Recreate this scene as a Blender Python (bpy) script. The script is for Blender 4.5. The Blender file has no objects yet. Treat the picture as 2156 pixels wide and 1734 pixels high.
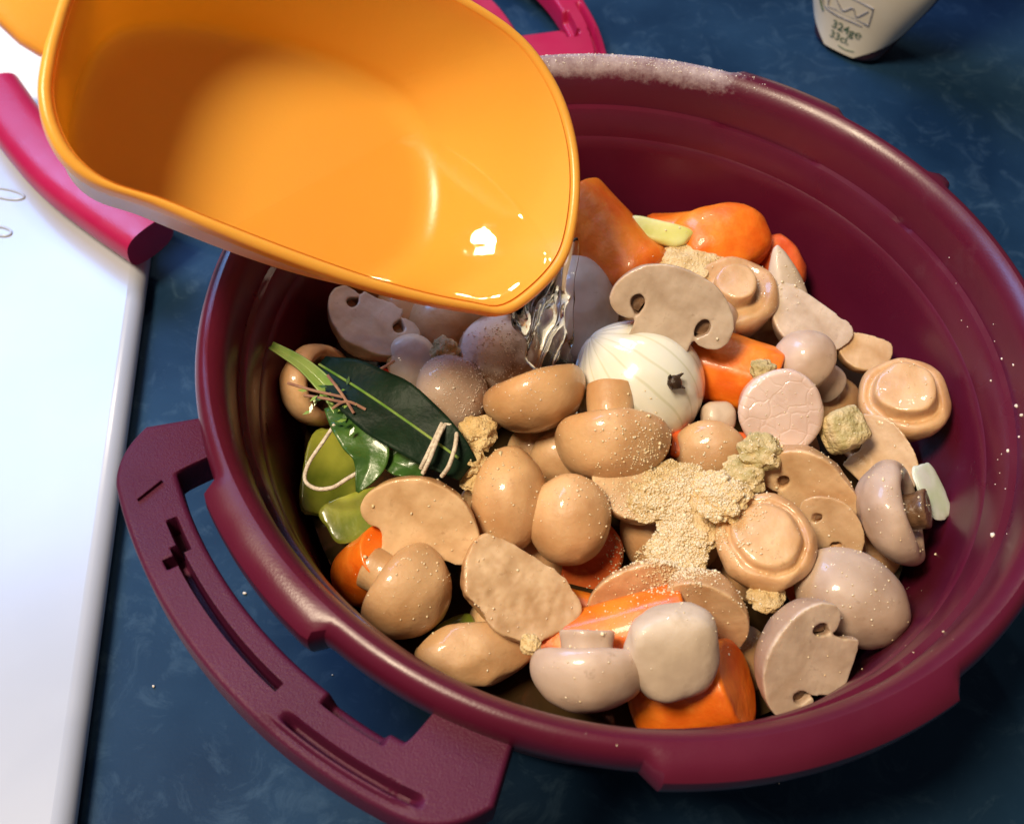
import bpy, bmesh, math, random
from mathutils import Vector, Matrix, noise
from mathutils.bvhtree import BVHTree
import mathutils.geometry as mgeo

random.seed(7)
SC = bpy.context.scene
COL = SC.collection
R_ = math.radians

# ------------------------------------------------------------------ camera
W, H, HFOV = 2156.0, 1734.0, 50.0
F = W / 2 / math.tan(R_(HFOV) / 2)
CP = Vector((-0.03342428, -0.20524337, 0.35682908))
FW = Vector((0.0, 0.57456629, -0.81845805))
RT = Vector((0.9942585, 0.08757896, 0.06148137))
UP = Vector((-0.10700483, 0.81375887, 0.57126742))
cd = bpy.data.cameras.new('camera'); cam = bpy.data.objects.new('camera', cd); COL.objects.link(cam)
cd.sensor_fit = 'HORIZONTAL'; cd.angle = R_(HFOV); cd.clip_start = 0.01; cd.clip_end = 50
cam.matrix_world = Matrix(((RT.x, UP.x, -FW.x, CP.x), (RT.y, UP.y, -FW.y, CP.y), (RT.z, UP.z, -FW.z, CP.z), (0, 0, 0, 1)))
cd.dof.use_dof = True; cd.dof.focus_distance = 0.335; cd.dof.aperture_fstop = 18.0
cd.lens = cd.lens
SC.camera = cam

# ------------------------------------------------------------------ world and lamps
wd = bpy.data.worlds.new('World'); SC.world = wd; wd.use_nodes = True
bg = wd.node_tree.nodes['Background']; bg.inputs[0].default_value = (1.0, 0.90, 0.84, 1); bg.inputs[1].default_value = 0.08
SC.view_settings.view_transform = 'Standard'; SC.view_settings.look = 'None'
SC.view_settings.exposure = 0.08; SC.view_settings.gamma = 1.0
SC.cycles.use_denoising = True; SC.cycles.max_bounces = 10; SC.cycles.transparent_max_bounces = 16
SC.cycles.sample_clamp_indirect = 6.0

def lamp(name, loc, target, size, energy, col, shape='DISK', size_y=None):
    l = bpy.data.lights.new(name, 'AREA'); l.shape = shape; l.size = size
    if size_y: l.size_y = size_y
    l.energy = energy; l.color = col
    o = bpy.data.objects.new(name, l); COL.objects.link(o); o.location = loc
    d = Vector(target) - Vector(loc); o.rotation_euler = d.to_track_quat('-Z', 'Y').to_euler()
    return o
# the ceiling lamp over the worktop, two bulbs further back, and the window on the left
lamp('ceiling_lamp', (-0.46, -0.24, 1.08), (0, 0, 0.08), 0.30, 16.5, (1.0, 0.82, 0.58))
lamp('ceiling_bulb', (-0.195, 0.685, 0.81), (-0.05, 0, 0.1), 0.022, 0.9, (1.0, 0.84, 0.62))
lamp('ceiling_bulb', (-0.090, 0.690, 0.83), (-0.05, 0, 0.1), 0.022, 0.9, (1.0, 0.84, 0.62))
lamp('window', (-0.56, 0.52, 0.72), (-0.18, 0.0, 0.0), 0.45, 7.5, (0.24, 0.48, 1.0), 'RECTANGLE', 0.4)

# ------------------------------------------------------------------ pixel -> place helpers
def ray(x, y): return (FW + (x - W / 2) / F * RT - (y - H / 2) / F * UP).normalized()
def at(x, y, z):
    d = ray(x, y); return CP + d * ((z - CP.z) / d.z)
def mpp(p): return (p - CP).dot(FW) / F          # metres per pixel at a point
def iv(a, b, c): return (a * RT - b * UP - c * FW)   # right, down, towards the viewer
def proj(q):
    v = q - CP; z = v.dot(FW); return W / 2 + F * v.dot(RT) / z, H / 2 - F * v.dot(UP) / z

# ------------------------------------------------------------------ materials
def sock(n, *names):
    for k in names:
        if k in n.inputs: return n.inputs[k]
def mat(name, c1, c2=None, scale=60, rough=0.4, bump=0.0, bscale=200, sss=0.0, sssr=(1, .5, .3), coat=0.0, rvar=0.0, detail=4, spec=0.5, lo=.35, hi=.65, coatr=.05, sssd=.004):
    m = bpy.data.materials.new(name); m.use_nodes = True; nt = m.node_tree; N = nt.nodes; L = nt.links
    b = N['Principled BSDF']; tc = N.new('ShaderNodeTexCoord')
    c2 = c2 or c1
    nz = N.new('ShaderNodeTexNoise'); nz.inputs['Scale'].default_value = scale; nz.inputs['Detail'].default_value = detail
    L.new(tc.outputs['Object'], nz.inputs['Vector'])
    rp = N.new('ShaderNodeValToRGB'); rp.color_ramp.elements[0].position = lo; rp.color_ramp.elements[1].position = hi
    rp.color_ramp.elements[0].color = (*c1, 1); rp.color_ramp.elements[1].color = (*c2, 1)
    L.new(nz.outputs[0], rp.inputs[0]); L.new(rp.outputs[0], b.inputs['Base Color'])
    b.inputs['Roughness'].default_value = rough
    sock(b, 'Specular IOR Level').default_value = spec
    if rvar:
        n3 = N.new('ShaderNodeTexNoise'); n3.inputs['Scale'].default_value = scale * 2.3; L.new(tc.outputs['Object'], n3.inputs['Vector'])
        mr = N.new('ShaderNodeMapRange'); mr.inputs['To Min'].default_value = max(0.02, rough - rvar); mr.inputs['To Max'].default_value = rough + rvar
        mr.inputs['From Min'].default_value = .3; mr.inputs['From Max'].default_value = .7
        L.new(n3.outputs[0], mr.inputs[0]); L.new(mr.outputs[0], b.inputs['Roughness'])
    if bump:
        n2 = N.new('ShaderNodeTexNoise'); n2.inputs['Scale'].default_value = bscale; n2.inputs['Detail'].default_value = 6
        L.new(tc.outputs['Object'], n2.inputs['Vector'])
        bp = N.new('ShaderNodeBump'); bp.inputs['Strength'].default_value = min(1, bump); bp.inputs['Distance'].default_value = 0.001
        L.new(n2.outputs[0], bp.inputs['Height']); L.new(bp.outputs[0], b.inputs['Normal'])
    if sss:
        sock(b, 'Subsurface Weight').default_value = sss; b.inputs['Subsurface Radius'].default_value = sssr; b.inputs['Subsurface Scale'].default_value = sssd
    if coat:
        b.inputs['Coat Weight'].default_value = coat; b.inputs['Coat Roughness'].default_value = coatr
    return m
def nodes(m): return m.node_tree.nodes, m.node_tree.links, m.node_tree.nodes['Principled BSDF']
def vary(m, amount=.12):   # small differences of tone from one piece to the next
    N, L, b = nodes(m)
    oi = N.new('ShaderNodeObjectInfo'); hs = N.new('ShaderNodeHueSaturation')
    mr = N.new('ShaderNodeMapRange'); mr.inputs['To Min'].default_value = 1 - amount; mr.inputs['To Max'].default_value = 1 + amount
    L.new(oi.outputs['Random'], mr.inputs[0]); L.new(mr.outputs[0], hs.inputs['Value'])
    l = b.inputs['Base Color'].links[0]; src = l.from_socket; L.new(src, hs.inputs['Color']); L.new(hs.outputs[0], b.inputs['Base Color'])
    return m

def freckle(m, col, thr=.60, amt=.5, scale=260):   # brown flecks and bruises in the skin
    N, L, b = nodes(m); tc = N.new('ShaderNodeTexCoord')
    n1 = N.new('ShaderNodeTexNoise'); n1.inputs['Scale'].default_value = scale; n1.inputs['Detail'].default_value = 5; n1.inputs['Roughness'].default_value = .7; L.new(tc.outputs['Object'], n1.inputs['Vector'])
    mr = N.new('ShaderNodeMapRange'); mr.inputs['From Min'].default_value = thr; mr.inputs['From Max'].default_value = thr + .14; mr.inputs['To Max'].default_value = amt; L.new(n1.outputs[0], mr.inputs[0])
    mx = N.new('ShaderNodeMix'); mx.data_type = 'RGBA'; mx.inputs['B'].default_value = (*col, 1)
    src = b.inputs['Base Color'].links[0].from_socket
    L.new(mr.outputs[0], mx.inputs['Factor']); L.new(src, mx.inputs['A']); L.new(mx.outputs['Result'], b.inputs['Base Color'])
    return m
MUSH = vary(mat('mushroom_flesh', (.50, .265, .115), (.70, .44, .225), 55, .48, .16, 800, .3, (1, .55, .3), .42, .08))
MUSHP = vary(mat('mushroom_pale', (.44, .30, .21), (.60, .45, .345), 55, .50, .10, 420, .25, (1, .6, .4), .4, .08))
GILL_SHADE = mat('mushroom_gills_shade', (.10, .050, .024), (.22, .12, .06), 160, .4, .6, 500, .1, coat=.3)  # brown gills, darkened further to paint shade into the hollows
CUT = vary(mat('mushroom_cut', (.52, .31, .15), (.72, .49, .28), 110, .50, .40, 150, .25, (1, .6, .35), .35, .08))
CARROT = vary(mat('carrot_flesh', (.74, .115, .006), (.92, .24, .016), 75, .42, .55, 170, .25, (1, .3, .1), .22, .1))
CARROTR = vary(mat('carrot_red', (.70, .09, .02), (.86, .19, .04), 80, .42, .6, 170, .2, (1, .3, .1), .2, .1))
WHITE = mat('white_vegetable', (.54, .42, .31), (.66, .53, .40), 70, .5, .4, 140, .12, (1, .8, .6), .12)
LEEK = mat('leek_yellow', (.62, .58, .14), (.75, .73, .35), 70, .3, .2, 300, .25, (.8, 1, .3), .4)
LEEKG = mat('leek_green', (.13, .18, .015), (.36, .38, .05), 60, .3, .2, 300, .2, (.6, 1, .2), .4)
LEEKW = mat('leek_white', (.55, .66, .42), (.74, .78, .68), 90, .4, .1, 300, .3, (.8, 1, .7), .2)
BAY = mat('bay_leaf', (.004, .014, .008), (.009, .026, .012), 90, .48, .5, 260, 0, spec=.15)
HERB = mat('green_leaf', (.035, .10, .02), (.075, .17, .03), 90, .35, .4, 350, 0, coat=.3)
STEMG = mat('green_stem', (.13, .28, .04), (.30, .42, .10), 120, .35, .2, 300, .1, (.6, 1, .2), .3)
TWIG = mat('twig', (.24, .11, .08), (.36, .20, .13), 300, .7)
STRING = mat('string', (.62, .52, .42), (.82, .74, .62), 900, .8, .6, 1500)
CRUMB = vary(mat('crumbled_stock', (.68, .46, .19), (.84, .63, .33), 260, .75, 1.0, 1100, .1, (1, .6, .3)), .15)
CRUMBG = vary(mat('crumbled_stock_herbs', (.42, .34, .14), (.66, .50, .26), 260, .75, 1.0, 900), .1)
GRAIN = mat('stock_grains', (.78, .58, .32), (.88, .74, .50), 500, .6, 0, 300, .2)
SPECK = mat('pale_specks', (.72, .62, .5), (.85, .78, .68), 500, .7)
CLOVE = mat('clove', (.022, .010, .005), (.05, .025, .012), 300, .4, .5, 700)
TOMATO = mat('red_pepper', (.36, .015, .01), (.50, .03, .015), 60, .25, .2, 300, .2, coat=.5)
BROTH = mat('broth', (.030, .017, .007), (.055, .032, .013), 40, .06, .15, 60, spec=.5)
FLOURM = mat('floury_mushroom', (.30, .17, .10), (.42, .25, .15), 60, .5, .4, 400, .1)

def skin_and_flesh(m, skin):   # pale flesh on the cut side (local y = 0), skin on the rest
    N, L, b = nodes(m); tc = N.new('ShaderNodeTexCoord'); sp = N.new('ShaderNodeSeparateXYZ'); L.new(tc.outputs['Object'], sp.inputs[0])
    nz = N.new('ShaderNodeTexNoise'); nz.inputs['Scale'].default_value = 300; L.new(tc.outputs['Object'], nz.inputs['Vector'])
    ad = N.new('ShaderNodeMath'); ad.operation = 'MULTIPLY_ADD'; ad.inputs[1].default_value = .0012; L.new(nz.outputs[0], ad.inputs[0]); L.new(sp.outputs[1], ad.inputs[2])
    mr = N.new('ShaderNodeMapRange'); mr.inputs['From Min'].default_value = .0009; mr.inputs['From Max'].default_value = .0021; L.new(ad.outputs[0], mr.inputs[0])
    mx = N.new('ShaderNodeMix'); mx.data_type = 'RGBA'; mx.inputs['B'].default_value = (*skin, 1)
    src = b.inputs['Base Color'].links[0].from_socket
    L.new(mr.outputs[0], mx.inputs['Factor']); L.new(src, mx.inputs['A']); L.new(mx.outputs['Result'], b.inputs['Base Color'])
    return m
def crackle():
    m = mat('cracked_stem', (.62, .44, .36), (.74, .56, .47), 70, .40, 0, 200, .25, (1, .6, .4), .5, .08)
    N, L, b = nodes(m); tc = N.new('ShaderNodeTexCoord'); nz = N.new('ShaderNodeTexNoise'); nz.inputs['Scale'].default_value = 160; L.new(tc.outputs['Object'], nz.inputs['Vector'])
    va = N.new('ShaderNodeVectorMath'); va.operation = 'MULTIPLY_ADD'; va.inputs[1].default_value = (.004, .004, .004); L.new(nz.outputs['Color'], va.inputs[0]); L.new(tc.outputs['Object'], va.inputs[2])
    vo = N.new('ShaderNodeTexVoronoi'); vo.feature = 'DISTANCE_TO_EDGE'; vo.inputs['Scale'].default_value = 190; L.new(va.outputs[0], vo.inputs['Vector'])
    mr = N.new('ShaderNodeMapRange'); mr.inputs['From Max'].default_value = .08; L.new(vo.outputs['Distance'], mr.inputs[0])
    bp = N.new('ShaderNodeBump'); bp.inputs['Strength'].default_value = .35; bp.inputs['Distance'].default_value = .0003; L.new(mr.outputs[0], bp.inputs['Height']); L.new(bp.outputs[0], b.inputs['Normal']); L.new(bp.outputs[0], b.inputs['Coat Normal'])
    return m
CRACK = crackle()
skin_and_flesh(CUT, (.50, .27, .12))
CUTP = skin_and_flesh(vary(mat('mushroom_cut_pale', (.47, .34, .24), (.66, .52, .40), 110, .50, .40, 150, .25, (1, .6, .35), .35, .08)), (.42, .28, .19))
for m_ in (MUSH, CUT): freckle(m_, (.30, .14, .05))
for m_ in (MUSHP, CUTP): freckle(m_, (.28, .17, .11))
for m_ in (CARROT, CARROTR): freckle(m_, (.95, .34, .05), .58, .3, 190)
freckle(WHITE, (.48, .36, .22), .56, .5, 120)
# flour lies on the upward part of that mushroom, in a broken patch
def flour_on(m, thr, col, axis, scale=130, spread=.25):
    N, L, b = nodes(m)
    tc = N.new('ShaderNodeTexCoord'); ge = N.new('ShaderNodeNewGeometry')
    dt = N.new('ShaderNodeVectorMath'); dt.operation = 'DOT_PRODUCT'; dt.inputs[1].default_value = axis
    L.new(ge.outputs['Normal'], dt.inputs[0])
    nz = N.new('ShaderNodeTexNoise'); nz.inputs['Scale'].default_value = scale; nz.inputs['Detail'].default_value = 8; L.new(tc.outputs['Object'], nz.inputs['Vector'])
    ad = N.new('ShaderNodeMath'); ad.operation = 'MULTIPLY_ADD'; ad.inputs[1].default_value = 1.1
    L.new(nz.outputs[0], ad.inputs[0]); L.new(dt.outputs['Value'], ad.inputs[2])
    mr = N.new('ShaderNodeMapRange'); mr.inputs['From Min'].default_value = thr; mr.inputs['From Max'].default_value = thr + spread
    L.new(ad.outputs[0], mr.inputs[0])
    mx = N.new('ShaderNodeMix'); mx.data_type = 'RGBA'; mx.inputs['B'].default_value = (*col, 1)
    src = b.inputs['Base Color'].links[0].from_socket
    L.new(mr.outputs[0], mx.inputs['Factor']); L.new(src, mx.inputs['A']); L.new(mx.outputs['Result'], b.inputs['Base Color'])
    return m
flour_on(FLOURM, 1.12, (.80, .76, .74), (-0.15, -0.35, 0.92))

POT = mat('wine_plastic', (.084, .005, .020), (.102, .007, .026), 25, .32, .05, 1400, spec=.48, rvar=.06)
POTH = mat('wine_plastic_matt', (.068, .007, .028), (.088, .010, .036), 25, .45, .25, 2200, spec=.2, rvar=.06)
def pot_flour():      # a dusting of flour on the back of the rim
    N, L, b = nodes(POT)
    tc = N.new('ShaderNodeTexCoord'); sp = N.new('ShaderNodeSeparateXYZ'); L.new(tc.outputs['Object'], sp.inputs[0])
    def math_(op, a, bb=None, c=None):
        n = N.new('ShaderNodeMath'); n.operation = op
        for i, v in enumerate((a, bb, c)):
            if v is None: continue
            if isinstance(v, (int, float)): n.inputs[i].default_value = v
            else: L.new(v, n.inputs[i])
        return n.outputs[0]
    ang = math_('ARCTAN2', sp.outputs[1], sp.outputs[0])
    d = math_('ABSOLUTE', math_('SUBTRACT', ang, R_(93)))
    am = N.new('ShaderNodeMapRange'); am.inputs['From Min'].default_value = R_(25); am.inputs['From Max'].default_value = R_(15); L.new(d, am.inputs[0])
    zm = N.new('ShaderNodeMapRange'); zm.inputs['From Min'].default_value = .1040; zm.inputs['From Max'].default_value = .1130; L.new(sp.outputs[2], zm.inputs[0])
    nz = N.new('ShaderNodeTexNoise'); nz.inputs['Scale'].default_value = 130; nz.inputs['Detail'].default_value = 12; nz.inputs['Roughness'].default_value = .82; L.new(tc.outputs['Object'], nz.inputs['Vector'])
    k = math_('MULTIPLY', am.outputs[0], zm.outputs[0])
    t = math_('ADD', nz.outputs[0], math_('MULTIPLY', k, .55))
    mr = N.new('ShaderNodeMapRange'); mr.inputs['From Min'].default_value = .80; mr.inputs['From Max'].default_value = 1.20; mr.inputs['To Max'].default_value = .8; L.new(t, mr.inputs[0])
    fac = math_('MULTIPLY', mr.outputs[0], math_('GREATER_THAN', k, .02))
    # faint smears of flour elsewhere on the plastic
    n4 = N.new('ShaderNodeTexNoise'); n4.inputs['Scale'].default_value = 35; n4.inputs['Detail'].default_value = 10; n4.inputs['Roughness'].default_value = .8; L.new(tc.outputs['Object'], n4.inputs['Vector'])
    m4 = N.new('ShaderNodeMapRange'); m4.inputs['From Min'].default_value = .60; m4.inputs['From Max'].default_value = .85; m4.inputs['To Max'].default_value = .05; L.new(n4.outputs[0], m4.inputs[0])
    fac = math_('MAXIMUM', fac, m4.outputs[0])
    mx = N.new('ShaderNodeMix'); mx.data_type = 'RGBA'; mx.inputs['B'].default_value = (.62, .53, .55, 1)
    src = b.inputs['Base Color'].links[0].from_socket
    L.new(fac, mx.inputs['Factor']); L.new(src, mx.inputs['A']); L.new(mx.outputs['Result'], b.inputs['Base Color'])
pot_flour()
LID = mat('cerise_plastic', (.38, .007, .056), (.43, .009, .066), 30, .36, .1, 1200, rvar=.06)
ORANGE = mat('orange_plastic', (.98, .50, .075), (.99, .52, .085), 20, .28, .05, 900, .15, (1, .4, .05), sssd=.003)
JUGW = mat('white_plastic', (.70, .66, .66), (.74, .70, .69), 20, .35, .05, 900)
BOARD = mat('white_glazed', (.43, .46, .53), (.47, .50, .57), 15, .28, .06, 40, coat=.35, coatr=.16)
CREAM = mat('cream_glazed', (.80, .72, .62), (.82, .75, .66), 15, .25)
def translucent(m, col, fac):
    N, L, b = nodes(m); o = [n for n in N if n.type == 'OUTPUT_MATERIAL'][0]
    t = N.new('ShaderNodeBsdfTranslucent'); t.inputs[0].default_value = (*col, 1); mx = N.new('ShaderNodeMixShader'); mx.inputs[0].default_value = fac
    L.new(b.outputs[0], mx.inputs[1]); L.new(t.outputs[0], mx.inputs[2]); L.new(mx.outputs[0], o.inputs[0])
translucent(ORANGE, (1.0, .36, .004), .28); translucent(JUGW, (.95, .88, .85), .45)
def worktop_mat():
    m = mat('blue_laminate', (.006, .024, .058), (.016, .048, .100), 14, .55, .06, 900, detail=12, spec=.09, rvar=.08)
    N, L, b = nodes(m); tc = N.new('ShaderNodeTexCoord')
    nz = N.new('ShaderNodeTexNoise'); nz.inputs['Scale'].default_value = 55; nz.inputs['Detail'].default_value = 12; nz.inputs['Roughness'].default_value = .7; nz.inputs['Distortion'].default_value = 1.2
    L.new(tc.outputs['Object'], nz.inputs['Vector'])
    mr = N.new('ShaderNodeMapRange'); mr.inputs['From Min'].default_value = .52; mr.inputs['From Max'].default_value = .75; mr.inputs['To Max'].default_value = .45; L.new(nz.outputs[0], mr.inputs[0])
    mx = N.new('ShaderNodeMix'); mx.data_type = 'RGBA'; mx.inputs['B'].default_value = (.07, .13, .20, 1)
    src = b.inputs['Base Color'].links[0].from_socket
    L.new(mr.outputs[0], mx.inputs['Factor']); L.new(src, mx.inputs['A']); L.new(mx.outputs['Result'], b.inputs['Base Color'])
    return m
TOP = worktop_mat()
def water_mat(name, thin):
    m = bpy.data.materials.new(name); m.use_nodes = True; N = m.node_tree.nodes; L = m.node_tree.links; N.clear()
    o = N.new('ShaderNodeOutputMaterial')
    fr = N.new('ShaderNodeFresnel'); fr.inputs[0].default_value = 1.33 if thin != 2 else 1.24
    gl = N.new('ShaderNodeBsdfGlossy'); gl.inputs['Roughness'].default_value = .02
    nb = N.new('ShaderNodeTexNoise'); nb.inputs['Scale'].default_value = 70; tc = N.new('ShaderNodeTexCoord'); L.new(tc.outputs['Object'], nb.inputs['Vector'])
    bp = N.new('ShaderNodeBump'); bp.inputs['Strength'].default_value = .12; bp.inputs['Distance'].default_value = .001; L.new(nb.outputs[0], bp.inputs['Height'])
    L.new(bp.outputs[0], gl.inputs['Normal']); L.new(bp.outputs[0], fr.inputs['Normal'])
    if thin: t = N.new('ShaderNodeBsdfTransparent'); t.inputs[0].default_value = (.99, .99, .985, 1)
    else:
        t = N.new('ShaderNodeBsdfRefraction'); t.inputs['IOR'].default_value = 1.33; t.inputs['Roughness'].default_value = .0; t.inputs[0].default_value = (1, .985, .97, 1)
    mx = N.new('ShaderNodeMixShader'); L.new(fr.outputs[0], mx.inputs[0]); L.new(t.outputs[0], mx.inputs[1]); L.new(gl.outputs[0], mx.inputs[2]); L.new(mx.outputs[0], o.inputs[0])
    return m
WATER = water_mat('water_still', True); STREAM = water_mat('water_stream', 2)
def onion_mat():
    m = mat('onion_skin', (.76, .74, .62), (.84, .83, .75), 30, .22, .08, 200, .3, (1, .9, .6), .8)
    N, L, b = nodes(m); tc = N.new('ShaderNodeTexCoord'); sp = N.new('ShaderNodeSeparateXYZ'); L.new(tc.outputs['Object'], sp.inputs[0])
    at2 = N.new('ShaderNodeMath'); at2.operation = 'ARCTAN2'; L.new(sp.outputs[1], at2.inputs[0]); L.new(sp.outputs[0], at2.inputs[1])
    nz = N.new('ShaderNodeTexNoise'); nz.inputs['Scale'].default_value = 28; L.new(tc.outputs['Object'], nz.inputs['Vector'])
    ma = N.new('ShaderNodeMath'); ma.operation = 'MULTIPLY_ADD'; ma.inputs[1].default_value = .38; L.new(nz.outputs[0], ma.inputs[0]); L.new(at2.outputs[0], ma.inputs[2])
    mu = N.new('ShaderNodeMath'); mu.operation = 'MULTIPLY'; mu.inputs[1].default_value = 19; L.new(ma.outputs[0], mu.inputs[0])
    si = N.new('ShaderNodeMath'); si.operation = 'SINE'; L.new(mu.outputs[0], si.inputs[0])
    mr = N.new('ShaderNodeMapRange'); mr.inputs['From Min'].default_value = .86; mr.inputs['From Max'].default_value = 1.0; mr.inputs['To Max'].default_value = .32; L.new(si.outputs[0], mr.inputs[0])
    mx = N.new('ShaderNodeMix'); mx.data_type = 'RGBA'; mx.inputs['B'].default_value = (.42, .42, .16, 1)
    src = b.inputs['Base Color'].links[0].from_socket
    L.new(mr.outputs[0], mx.inputs['Factor']); L.new(src, mx.inputs['A']); L.new(mx.outputs['Result'], b.inputs['Base Color'])
    return m
ONION = onion_mat()
LABEL = mat('label_paper', (.80, .72, .58), (.84, .77, .64), 60, .5)
INKG = mat('ink_green', (.10, .16, .10), None, 60, .6)
INKB = mat('ink_blue', (.16, .17, .22), (.40, .38, .38), 300, .6)
BOTTLE = mat('dark_red_bottle', (.055, .012, .018), (.09, .03, .035), 60, .2, spec=.5)

# ------------------------------------------------------------------ mesh helpers
FOOD = []
def tag(o, label=None, cat=None, group=None, kind=None):
    if label: o['label'] = label
    if cat: o['category'] = cat
    if group: o['group'] = group
    if kind: o['kind'] = kind
    return o
def link(name, me, m, parent=None, mw=None, sharp=35, bevel=0):
    me.materials.append(m)
    for p in me.polygons: p.use_smooth = True
    if sharp: me.set_sharp_from_angle(angle=R_(sharp))
    o = bpy.data.objects.new(name, me); COL.objects.link(o)
    if parent: o.parent = parent
    if mw is not None: o.matrix_basis = mw
    if bevel:
        b = o.modifiers.new('bevel', 'BEVEL'); b.width = bevel; b.segments = 3; b.limit_method = 'ANGLE'; b.angle_limit = R_(50)
        b.harden_normals = False
    return o
def pyd(name, v, f, m, parent=None, mw=None, sharp=35, bevel=0, fix=True):
    me = bpy.data.meshes.new(name); me.from_pydata([tuple(x) for x in v], [], f); me.update()
    if fix:
        bm = bmesh.new(); bm.from_mesh(me); bmesh.ops.remove_doubles(bm, verts=bm.verts, dist=1e-6)
        bmesh.ops.recalc_face_normals(bm, faces=bm.faces); bm.to_mesh(me); bm.free()
    return link(name, me, m, parent, mw, sharp, bevel)
def empty(name, mw):
    o = bpy.data.objects.new(name, None); COL.objects.link(o); o.empty_display_size = .01; o.matrix_basis = mw; return o
def catmull(pts, n, closed=True):
    pts = [Vector(p) for p in pts]; k = len(pts); out = []
    segs = k if closed else k - 1
    for i in range(segs):
        def g(j): return pts[j % k] if closed else pts[max(0, min(k - 1, j))]
        a, b, c, d = g(i - 1), g(i), g(i + 1), g(i + 2)
        for s in range(n):
            t = s / n
            out.append(.5 * ((2 * b) + (c - a) * t + (2 * a - 5 * b + 4 * c - d) * t * t + (3 * b - a - 3 * c + d) * t ** 3))
    if not closed: out.append(pts[-1].copy())
    return out
def resample(pts, n, closed=False):
    P = [Vector(p) for p in pts]
    if closed: P = P + [P[0]]
    d = [0]
    for a, b in zip(P, P[1:]): d.append(d[-1] + (b - a).length)
    out = []; m = n if closed else n - 1; j = 0
    for i in range(n):
        s = d[-1] * i / m
        while j < len(P) - 2 and d[j + 1] < s: j += 1
        out.append(P[j].lerp(P[j + 1], (s - d[j]) / max(1e-12, d[j + 1] - d[j])))
    return out
def frame(z, y):      # rotation with local Z along z and local Y near y
    z = z.normalized(); y = (y - z * y.dot(z))
    if y.length < 1e-6: y = z.orthogonal()
    y = y.normalized(); x = y.cross(z)
    return Matrix(((x.x, y.x, z.x), (x.y, y.y, z.y), (x.z, y.z, z.z)))
def M4(p, rot): return Matrix.Translation(p) @ rot.to_4x4()
def revolve(loop, half=False, seg=48):
    n = len(loop); V = []; Fc = []
    k = seg // 2 + 1 if half else seg
    for i in range(k):
        a = (math.pi * i / (k - 1)) if half else (2 * math.pi * i / k)
        for r, z in loop: V.append(Vector((r * math.cos(a), r * math.sin(a), z)))
    m = k - 1 if half else k
    for i in range(m):
        i2 = (i + 1) % k
        for j in range(n):
            j2 = (j + 1) % n
            if loop[j][0] < 1e-9 and loop[j2][0] < 1e-9: continue
            Fc.append((i * n + j, i2 * n + j, i2 * n + j2, i * n + j2))
    if half:
        Fc.append(tuple(range(n))); Fc.append(tuple((k - 1) * n + j for j in range(n)))
    return V, Fc
def wobble(V, amp, freq, seed, keepy=False):
    o = Vector((seed * 3.7, seed * 1.9, seed * 7.3)); out = []
    for v in V:
        d = noise.noise_vector(v * freq + o) * amp + noise.noise_vector(v * freq * 2.7 + o) * amp * .35
        if keepy and v.y < 1e-5: d.y = 0
        out.append(v + d)
    return out
def bean(l):  # (r,z) control points -> smooth closed loop, first and last on the axis
    c = catmull([(a, b, 0) for a, b in l], 5, False); return [(max(0, p.x), p.y) for p in c]

# ------------------------------------------------------------------ food builders
CAPL = lambda h: bean([(0, h), (.22, h * .975), (.45, h * .89), (.68, h * .72), (.85, h * .48), (.96, h * .22), (1.0, 0), (.985, -.14), (.92, -.26), (.80, -.31), (.68, -.25), (.58, -.08), (.42, .05), (.2, .10), (0, .11)])
HALFL = lambda h, rs, L: bean([(0, h), (.22, h * .975), (.45, h * .89), (.68, h * .72), (.85, h * .48), (.96, h * .22), (1.0, 0), (.99, -.16), (.90, -.29), (.80, -.34), (.70, -.36), (rs + .09, -.34), (rs + .07, -.25), (rs + .19, -.14), (rs + .20, -.02), (rs + .12, .06), (rs + .03, .03), (rs - .01, -.08), (rs + .02, -.22), (rs + .02, -.34), (rs * .98, -.50), (rs * 1.05, -L + .1), (rs * 1.0, -L + .01), (rs * .5, -L), (0, -L)])
SOLIDL = lambda h, rs, L: bean([(0, h), (.22, h * .975), (.45, h * .89), (.68, h * .72), (.85, h * .48), (.96, h * .22), (1.0, 0), (.985, -.14), (.9, -.27), (.75, -.34), (rs + .14, -.36), (rs + .02, -L * .5 - .2), (rs, -L + .02), (rs * .5, -L), (0, -L)])
BUTTONL = lambda h, rs, L: bean([(0, h), (.45, h * .89), (.68, h * .72), (.85, h * .48), (.96, h * .22), (1.0, 0), (.985, -.14), (.92, -.25), (.82, -.30), (max(.7, rs + .1), -.26), (rs + .03, -.24), (rs, -.36), (rs * .98, -L + .1), (rs * .90, -L + .01), (rs * .5, -L), (0, -L - .02)])
CLOUD = bpy.data.textures.new('cloud', 'CLOUDS'); CLOUD.noise_scale = .009; CLOUD.noise_depth = 3
CLOUD2 = bpy.data.textures.new('cloud2', 'CLOUDS'); CLOUD2.noise_scale = .0022; CLOUD2.noise_depth = 3
def soften(ob, vox=.0005, it=5, disp=.0006, disp2=.00003):
    r = ob.modifiers.new('remesh', 'REMESH'); r.mode = 'VOXEL'; r.voxel_size = vox; r.use_smooth_shade = True
    sm = ob.modifiers.new('smooth', 'SMOOTH'); sm.factor = .5; sm.iterations = it
    d = ob.modifiers.new('lumps', 'DISPLACE'); d.texture = CLOUD; d.texture_coords = 'GLOBAL'; d.strength = disp; d.mid_level = .5
    d = ob.modifiers.new('fine', 'DISPLACE'); d.texture = CLOUD2; d.texture_coords = 'GLOBAL'; d.strength = disp2; d.mid_level = .5
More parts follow.
